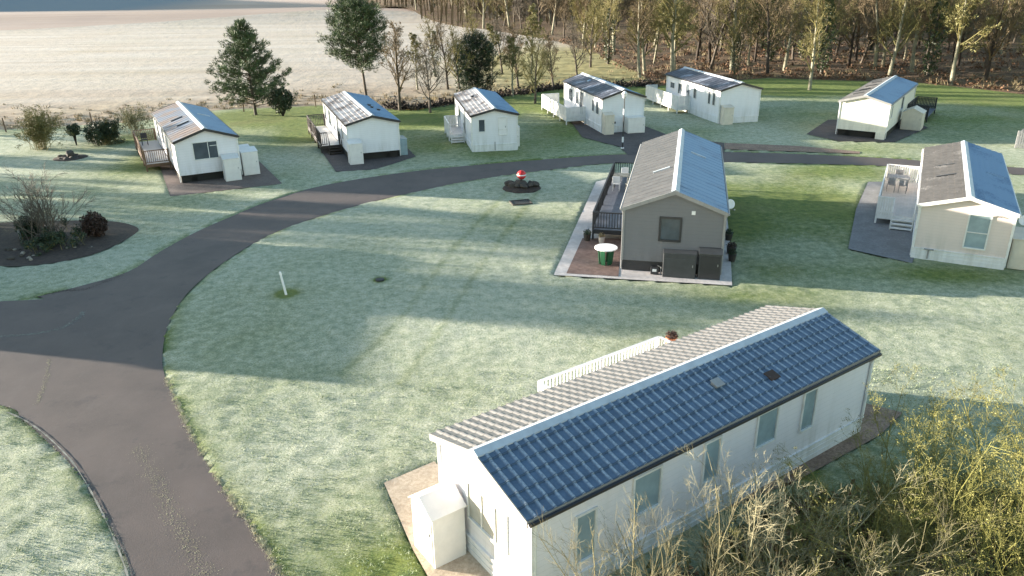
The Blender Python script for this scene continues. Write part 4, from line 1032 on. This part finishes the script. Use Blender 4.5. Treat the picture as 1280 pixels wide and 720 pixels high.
M['straw_frost'] = plain('frosted_straw', (.62, .60, .45), .9, var=.2, vs_=4)
undergrowth('verge_grass', M['straw_frost'], 900, reg_edge, .06, 'pale frosted grass fringe along the inner edge of the near road', 'grass', 6, True)
def reg_marg(r):
    x = r.uniform(-60, 16); t = abs(r.gauss(0, 5)) + .2; return (x, float(yb(x)) + t, .0)
undergrowth('field_margin_grass', M['drygrass'], 800, reg_marg, .32, 'rough straw grass tufts along the near margin of the field', 'grass', 3, True)
def reg_marg2(r):
    x = r.uniform(-12, 16); t = abs(r.gauss(0, 1.2)); return (x, float(yb(x)) + t, .0)
undergrowth('field_hedge_litter', M['bark_dark'], 420, reg_marg2, .55, 'dark low bramble line at the edge of the grass behind the homes', 'brambles', 4)

# --- conifers
def conifer(name, label, p, h, rad, seed, base=.12, shape=1.0, dens=1.0, lump=False, mt='leaf_pine', cat='tree', tr_r=.16):
    r = random.Random(seed); t = thing(name, label, cat, (p.x, p.y, 0)); tr = MB()
    pts, rr, ds = limb(tr, r, Vector((0, 0, -.2)), Vector((r.gauss(0, .04), r.gauss(0, .04), 1)), h * .97, tr_r, 9, 8, .05, .04, tip=.15)
    tr.build('trunk', M['bark'], t, True); br = MB(); nb = MB(); n = int(70 * dens)
    for i in range(n):
        f = (i + r.random()) / n; zf = base + (1 - base) * f ** .95; j = min(int(zf * 9), 8); q = pts[j].lerp(pts[j + 1], zf * 9 - j)
        if lump: L_ = rad * (.55 + .45 * math.sin(PI * min(1, f * 1.05) ** .8)) * r.uniform(.55, 1.15)
        else: L_ = rad * ((1 - f) ** shape * .92 + .1) * r.uniform(.7, 1.15)
        a = i * 2.4 + r.gauss(0, .3); el = r.uniform(-.05, .35) + (.5 * f if not lump else .3 * f)
        d = Vector((math.cos(a) * math.cos(el), math.sin(a) * math.cos(el), math.sin(el)))
        bp, brr, bd = limb(br, r, q, d, L_, .05, 4, 4, .1, .05)
        m_ = max(2, int(L_ * 3.2))
        for c in range(m_):
            u = .3 + .7 * (c + r.random()) / m_; jj = min(int(u * 4), 3); cc = bp[jj].lerp(bp[jj + 1], u * 4 - jj) + rvec(r) * .22 * (1 if not lump else 1.6)
            cs = r.uniform(.28, .5) * (1.0 if not lump else 1.25)
            for _ in range(30):
                dv = rvec(r); dv.z = abs(dv.z) * .7 + .05; dv = (dv + bd[jj] * .5).normalized(); b0 = cc + rvec(r) * cs * .45; sdv = dv.cross(rvec(r)).normalized() * r.uniform(.015, .035)
                tp_ = b0 + dv * cs * r.uniform(.5, .9); nb.add([b0 - sdv, b0 + sdv, tp_], [(0, 1, 2)])
    br.build('limbs', M['bark'], t); nb.build('foliage', M[mt], t); return t
conifer('pine_tree', 'broad conical pine behind the gap of the two left homes', G(320, 144), 8.6, 4.2, 11, .12, .8, 2.0)
conifer('pine_tree', 'tall round headed pine with bare lower trunk at the field edge', G(458, 120), 9.8, 4.0, 12, .3, .8, 1.7, True)
conifer('evergreen_tree', 'dark evergreen behind the small white home', G(597, 122), 6.2, 2.6, 13, .1, .7, 1.2, True, 'leaf_dark')
# off to the left of the picture: the trees whose shadows stripe the lawn
for x, y, h, rd, sd_ in ((-46, 38.6, 6.6, 2.4, 31), (-47, 42.3, 7.6, 2.2, 35), (-50, 48.6, 8.2, 2.6, 32), (-49, 52.2, 7.6, 1.9, 33), (-58, 61, 7.5, 1.8, 34)):
    conifer('evergreen_tree', 'evergreen standing left of the picture near the bend of the lane', Vector((x, y, 0)), h, rd, sd_, .05, .5, 1.3, True, 'leaf_dark')['group'] = 'evergreens left of the picture'
for x, y, s, k in ((-62, 70, .8, 2), (-66, 58, .7, 4), (-70, 50, .8, 3), (-72, 76, .8, 2)):
    plant(PL[k], (x, y, 0), s, x, 'bare tree standing left of the picture beyond the lawn', group='bare trees left of the picture')
# --- row of bare trees behind E, F and G
for px, py, k, s, lab in ((500, 138, 7, .95, 'thin bare tree right of the tall pine'), (538, 141, 4, .66, 'rounded grey bare tree left of the small white home'), (577, 128, 5, .62, 'ivy clad tree behind the small white home'),
                          (641, 121, 6, .55, 'yellowish bare tree right of the small white home'), (648, 110, 7, .8, 'slender bare tree just behind the yellowish one'), (669, 130, 2, .62, 'dark trunked bare tree midway between two white homes'), (692, 112, 7, .7, 'small bare tree near the lamp post home deck'),
                          (615, 105, 6, .6, 'pale bare tree behind the dark evergreen'), (560, 112, 3, .6, 'brown bare tree standing back in the field edge'), (522, 112, 6, .55, 'olive bare tree between the pine and the rounded grey tree'), (590, 95, 2, .7, 'bare tree farthest back above the small white home'), (628, 92, 4, .75, 'grey bare tree far behind the yellowish one'), (664, 92, 6, .75, 'olive bare tree in the clearing left of the wood'), (722, 100, 4, .7, 'grey bare tree behind the boarded deck of the lamp post home'), (738, 84, 2, .8, 'bare tree at the left end of the wood above the lamp post home'), (545, 96, 5, .6, 'ivy green tree at the back of the field edge row')):
    g = G(px, py); plant(PL[k], (g.x, g.y, 0), s, px, lab)
# --- shrubs
def shrub(name, label, p, h, spread, seed, stems, twig, leafm=None, leafn=0, leafs=.05, depth=3, rad=.02, kids=5, droop=0., base_r=.25, cat='shrub', lean=(0, 0), rmin=.004, group=None):
    r = random.Random(seed); t = thing(name, label, cat, (p.x, p.y, p.z if p.z else 0), 0, group); mb = MB(); lf = MB()
    def leaf(pts_):
        for q in pts_[1:]:
            if r.random() < leafn:
                for _ in range(4): leafcard(lf, r, q + rvec(r) * leafs * 2.6, leafs * r.uniform(.6, 1.3))
    spec = [(6, 5, kids, .13, -droop, .42, (.25, .8)), (4, 4, kids, .2, -droop, .55, (.3, .9)), (3, 3, 4, .25, -droop, .55, (.3, 1.0)), (2, 3, 0, .3, 0, .5, (.4, 1.))][:depth + 1]
    if depth < 3: spec[-1] = (3, 3, 0, .25, 0, .5, (.3, 1.))
    for i in range(stems):
        a = r.random() * 2 * PI; tilt = abs(r.gauss(0, spread)) ; d = Vector((math.cos(a) * math.sin(tilt) + lean[0], math.sin(a) * math.sin(tilt) + lean[1], math.cos(tilt))).normalized()
        b0 = Vector((r.gauss(0, base_r), r.gauss(0, base_r), -.05)); grow(mb, r, b0, d, h * r.uniform(.7, 1.1), rad * r.uniform(.7, 1.3), 0, spec, leaf if leafm else None, rmin)
    mb.build('stems', M[twig], t)
    if lf.v: lf.build('foliage', M[leafm], t)
    return t
def bush(name, label, p, h, w, seed, mt, n=1500, leafs=.08, stem=.0, core=True):
    r = random.Random(seed); t = thing(name, label, 'bush', (p.x, p.y, 0)); mb = MB(); st = MB()
    for _ in range(22):
        a = r.random() * 6.28; q = r.random() ** .5; e = Vector((math.cos(a) * w / 2 * q * .8, math.sin(a) * w / 2 * q * .8, stem + (h - stem) * r.uniform(.5, .95))); st.tube([(0, 0, -.05), (e.x * .3, e.y * .3, stem + .1), e], [.035, .025, .01], 4, False)
    st.build('stems', M['bark_dark'], t)
    for _ in range(n):
        d = rvec(r); q = r.random() ** .35 * (1 + .18 * math.sin(d.x * 5 + seed) * math.sin(d.y * 4 + d.z * 5)); c = Vector((d.x * w / 2 * q, d.y * w / 2 * q, stem + (h - stem) * (.5 + .5 * d.z * q))); leafcard(mb, r, c, leafs * r.uniform(.6, 1.4))
    mb.build('foliage', M[mt], t); return t
bush('evergreen_bush', 'dark rounded bush right of the conical pine', G(354, 145), 2.6, 2.3, 41, 'leaf_dark', 2200, .1, .3)
shrub('bare_shrub', 'large bare fan shaped shrub growing in the flower bed', G(60, 298), 3.1, .5, 42, 34, 'twig_grey', None, depth=2, kids=6, rad=.022, base_r=.35, rmin=.009)
bush('rounded_shrub', 'rounded rusty brown shrub at the right end of the flower bed', G(121, 295), 1.3, 1.3, 43, 'leaf_rust', 2600, .06)
bush('low_shrub', 'dark low evergreen at the foot of the large bare shrub', G(38, 296), 1.1, 1.2, 44, 'leaf_dark', 1200, .07)
shrub('low_plants', 'tangle of low olive stems in the middle of the flower bed', G(72, 305), .7, .7, 45, 40, 'twig_olive', 'leaf_dark', .5, .05, 2, .012, 4, base_r=.8, rmin=.008)
sg = G(27, 300); tag(MB().tube([(sg.x, sg.y, 0), (sg.x - .05, sg.y, .55)], .06, 7).build('marker_stake', M['wood_grey']), 'short pale stake at the left end of the flower bed', 'stake')
for i in range(16): 
    g = G(random.uniform(5, 45), random.uniform(310, 326)); rock(g, random.uniform(.06, .2), 'small stone in the front left of the flower bed', 'stones in the flower bed', i % 3 == 0)
for i in range(12):
    g = G(random.uniform(70, 150), random.uniform(296, 312)); rock(g, random.uniform(.04, .1), 'small stone in the right part of the flower bed', 'small stones right in the bed', i % 2 == 0)
shrub('broom_shrub', 'upright olive broom shrub nearest the wire fence at left', G(52, 187), 2.7, .38, 46, 60, 'twig_olive', 'leaf_olive', .5, .05, 2, .018, 5, rmin=.010)
bush('topiary', 'small dark cone shaped tree on a bare stem left of the low bush', G(96, 182), 1.75, 1.1, 47, 'leaf_dark', 1100, .07, .75)
shrub('olive_bush', 'low brown olive bush between the topiary and the brown deck', G(132, 180), 1.6, .75, 48, 70, 'twig_olive', 'leaf_dark', .8, .06, 2, .015, 5, rmin=.010)
shrub('bare_shrub', 'straw coloured shrub behind the brown deck', G(170, 170), 2.2, .5, 49, 30, 'twig_straw', 'leaf_olive', .3, .05, 2, .015, 5, rmin=.010)
# dark stones around the small bed left
p1 = G(88, 198); tag(MB().lathe([(1.3, .0), (1.1, .07), (.5, .16)], 18, (p1.x, p1.y, .0)).build('soil_mound', M['soil'], None, True), kind='structure')
for i in range(11):
    a = i * .6; rock((p1.x + math.cos(a) * random.uniform(.2, 1.15), p1.y + math.sin(a) * random.uniform(.2, .8)), random.uniform(.12, .25), 'dark stone of the small rockery left of the brown deck', 'stones of the small rockery', z=.12)
rock((p1.x + .05, p1.y), .42, 'biggest upright stone of the small rockery', None, z=.35)
# --- foreground thicket, bottom right
fg = [  # x, y, h, spread, stems, twig, leaf mat, leafn, droop, lean, depth, label
    (1.9, 10.4, 3.9, .3, 7, 'twig_dull', None, 0, 0, (0, .12), 3, 'sparse bare shrub nearest the white corner post, thin stems crossing the roof edge'),
    (3.2, 11.2, 3.7, .38, 9, 'twig_dull', None, 0, 0, (0, .1), 3, 'bare thin stemmed shrub against the near end of the long white wall'),
    (4.7, 12.2, 3.5, .42, 9, 'twig_straw', None, 0, 0, (0, .05), 3, 'bare twiggy shrub in front of the third wall window'),
    (6.2, 13.3, 2.9, .5, 10, 'twig_straw', None, 0, 0, (0, 0), 3, 'pale twiggy shrub reaching up the middle of the white wall'),
    (3.3, 9.9, 2.0, .8, 22, 'twig_olive', 'leaf_olive', .3, .05, (0, 0), 3, 'low olive thicket at the bottom edge near the white corner post'),
    (5.2, 10.7, 2.6, .9, 28, 'twig_moss', 'leaf_olive', .3, .08, (.3, 0), 3, 'tangled brown thicket at the bottom centre below the windows'),
    (7.0, 12.2, 2.9, .9, 28, 'twig_dull', 'leaf_yellow', .3, .09, (.3, 0), 3, 'mounded thicket of arching stems in front of the farther windows'),
    (8.1, 13.8, 3.0, .85, 24, 'twig_moss', 'leaf_yellow', .35, .08, (.3, 0), 3, 'arching yellow green thicket beside the brown pad'),
    (9.8, 15.4, 2.9, .6, 20, 'twig_moss', 'leaf_yellow', .5, .02, (.1, 0), 3, 'upright yellow green bush near the right corner of the white home'),
    (10.3, 13.0, 4.1, .55, 22, 'twig_moss', 'leaf_yellow', .6, .02, (0, 0), 3, 'tall golden green bush at the lower right'),
    (12.8, 15.0, 3.5, .55, 19, 'twig_moss', 'leaf_yellow', .5, .02, (0, 0), 3, 'golden bush touching the right edge of the picture'),
    (8.6, 14.6, 2.3, .95, 22, 'twig_moss', 'leaf_olive', .3, .08, (.1, 0), 3, 'low spreading mossy shrub over the edge of the brown gravel pad'),
    (6.1, 12.5, 2.3, .95, 18, 'twig_olive', 'leaf_olive', .3, .08, (.2, 0), 3, 'low tangled shrub close under the wall between the bare shrub and the mound'),
    (8.0, 10.9, 2.0, .85, 22, 'twig_moss', 'leaf_olive', .35, .07, (.2, 0), 3, 'sprawling bush at the bottom edge right of centre'),
    (12.2, 11.6, 2.0, .7, 12, 'twig_olive', 'leaf_olive', .45, .02, (0, 0), 3, 'dark green bush in the bottom right corner')]
for i, (x, y, h, sp_, st_, tw, lm, ln_, dr, le, dp, lab) in enumerate(fg):
    shrub('thicket_shrub', lab, Vector((x, y, 0)), h, sp_, 60 + i, st_, tw, lm, ln_, .017, 3, .019, 6, dr, .4, lean=le, rmin=.0028)
def reg_fg(r):
    x = r.uniform(2.5, 14); y = r.uniform(9.5, 16.5)
    w = (x - 0.3) * math.cos(math.radians(55)) - (y - 12.4) * math.sin(math.radians(55))
    return None if w < .6 else (x, y, .05)
undergrowth('thicket_litter', M['bracken'], 420, reg_fg, .35, 'dark dead leaves and stalks under the foreground thicket', 'undergrowth', 9)
undergrowth('thicket_grass', M['leaf_olive'], 700, reg_fg, .4, 'olive grass stalks under the foreground thicket', 'grass', 10, True)

for rt_ in PL:          # the first of each tree kind was only the pattern for the copies
    for ch in list(rt_.children): bpy.data.objects.remove(ch)
    bpy.data.objects.remove(rt_)
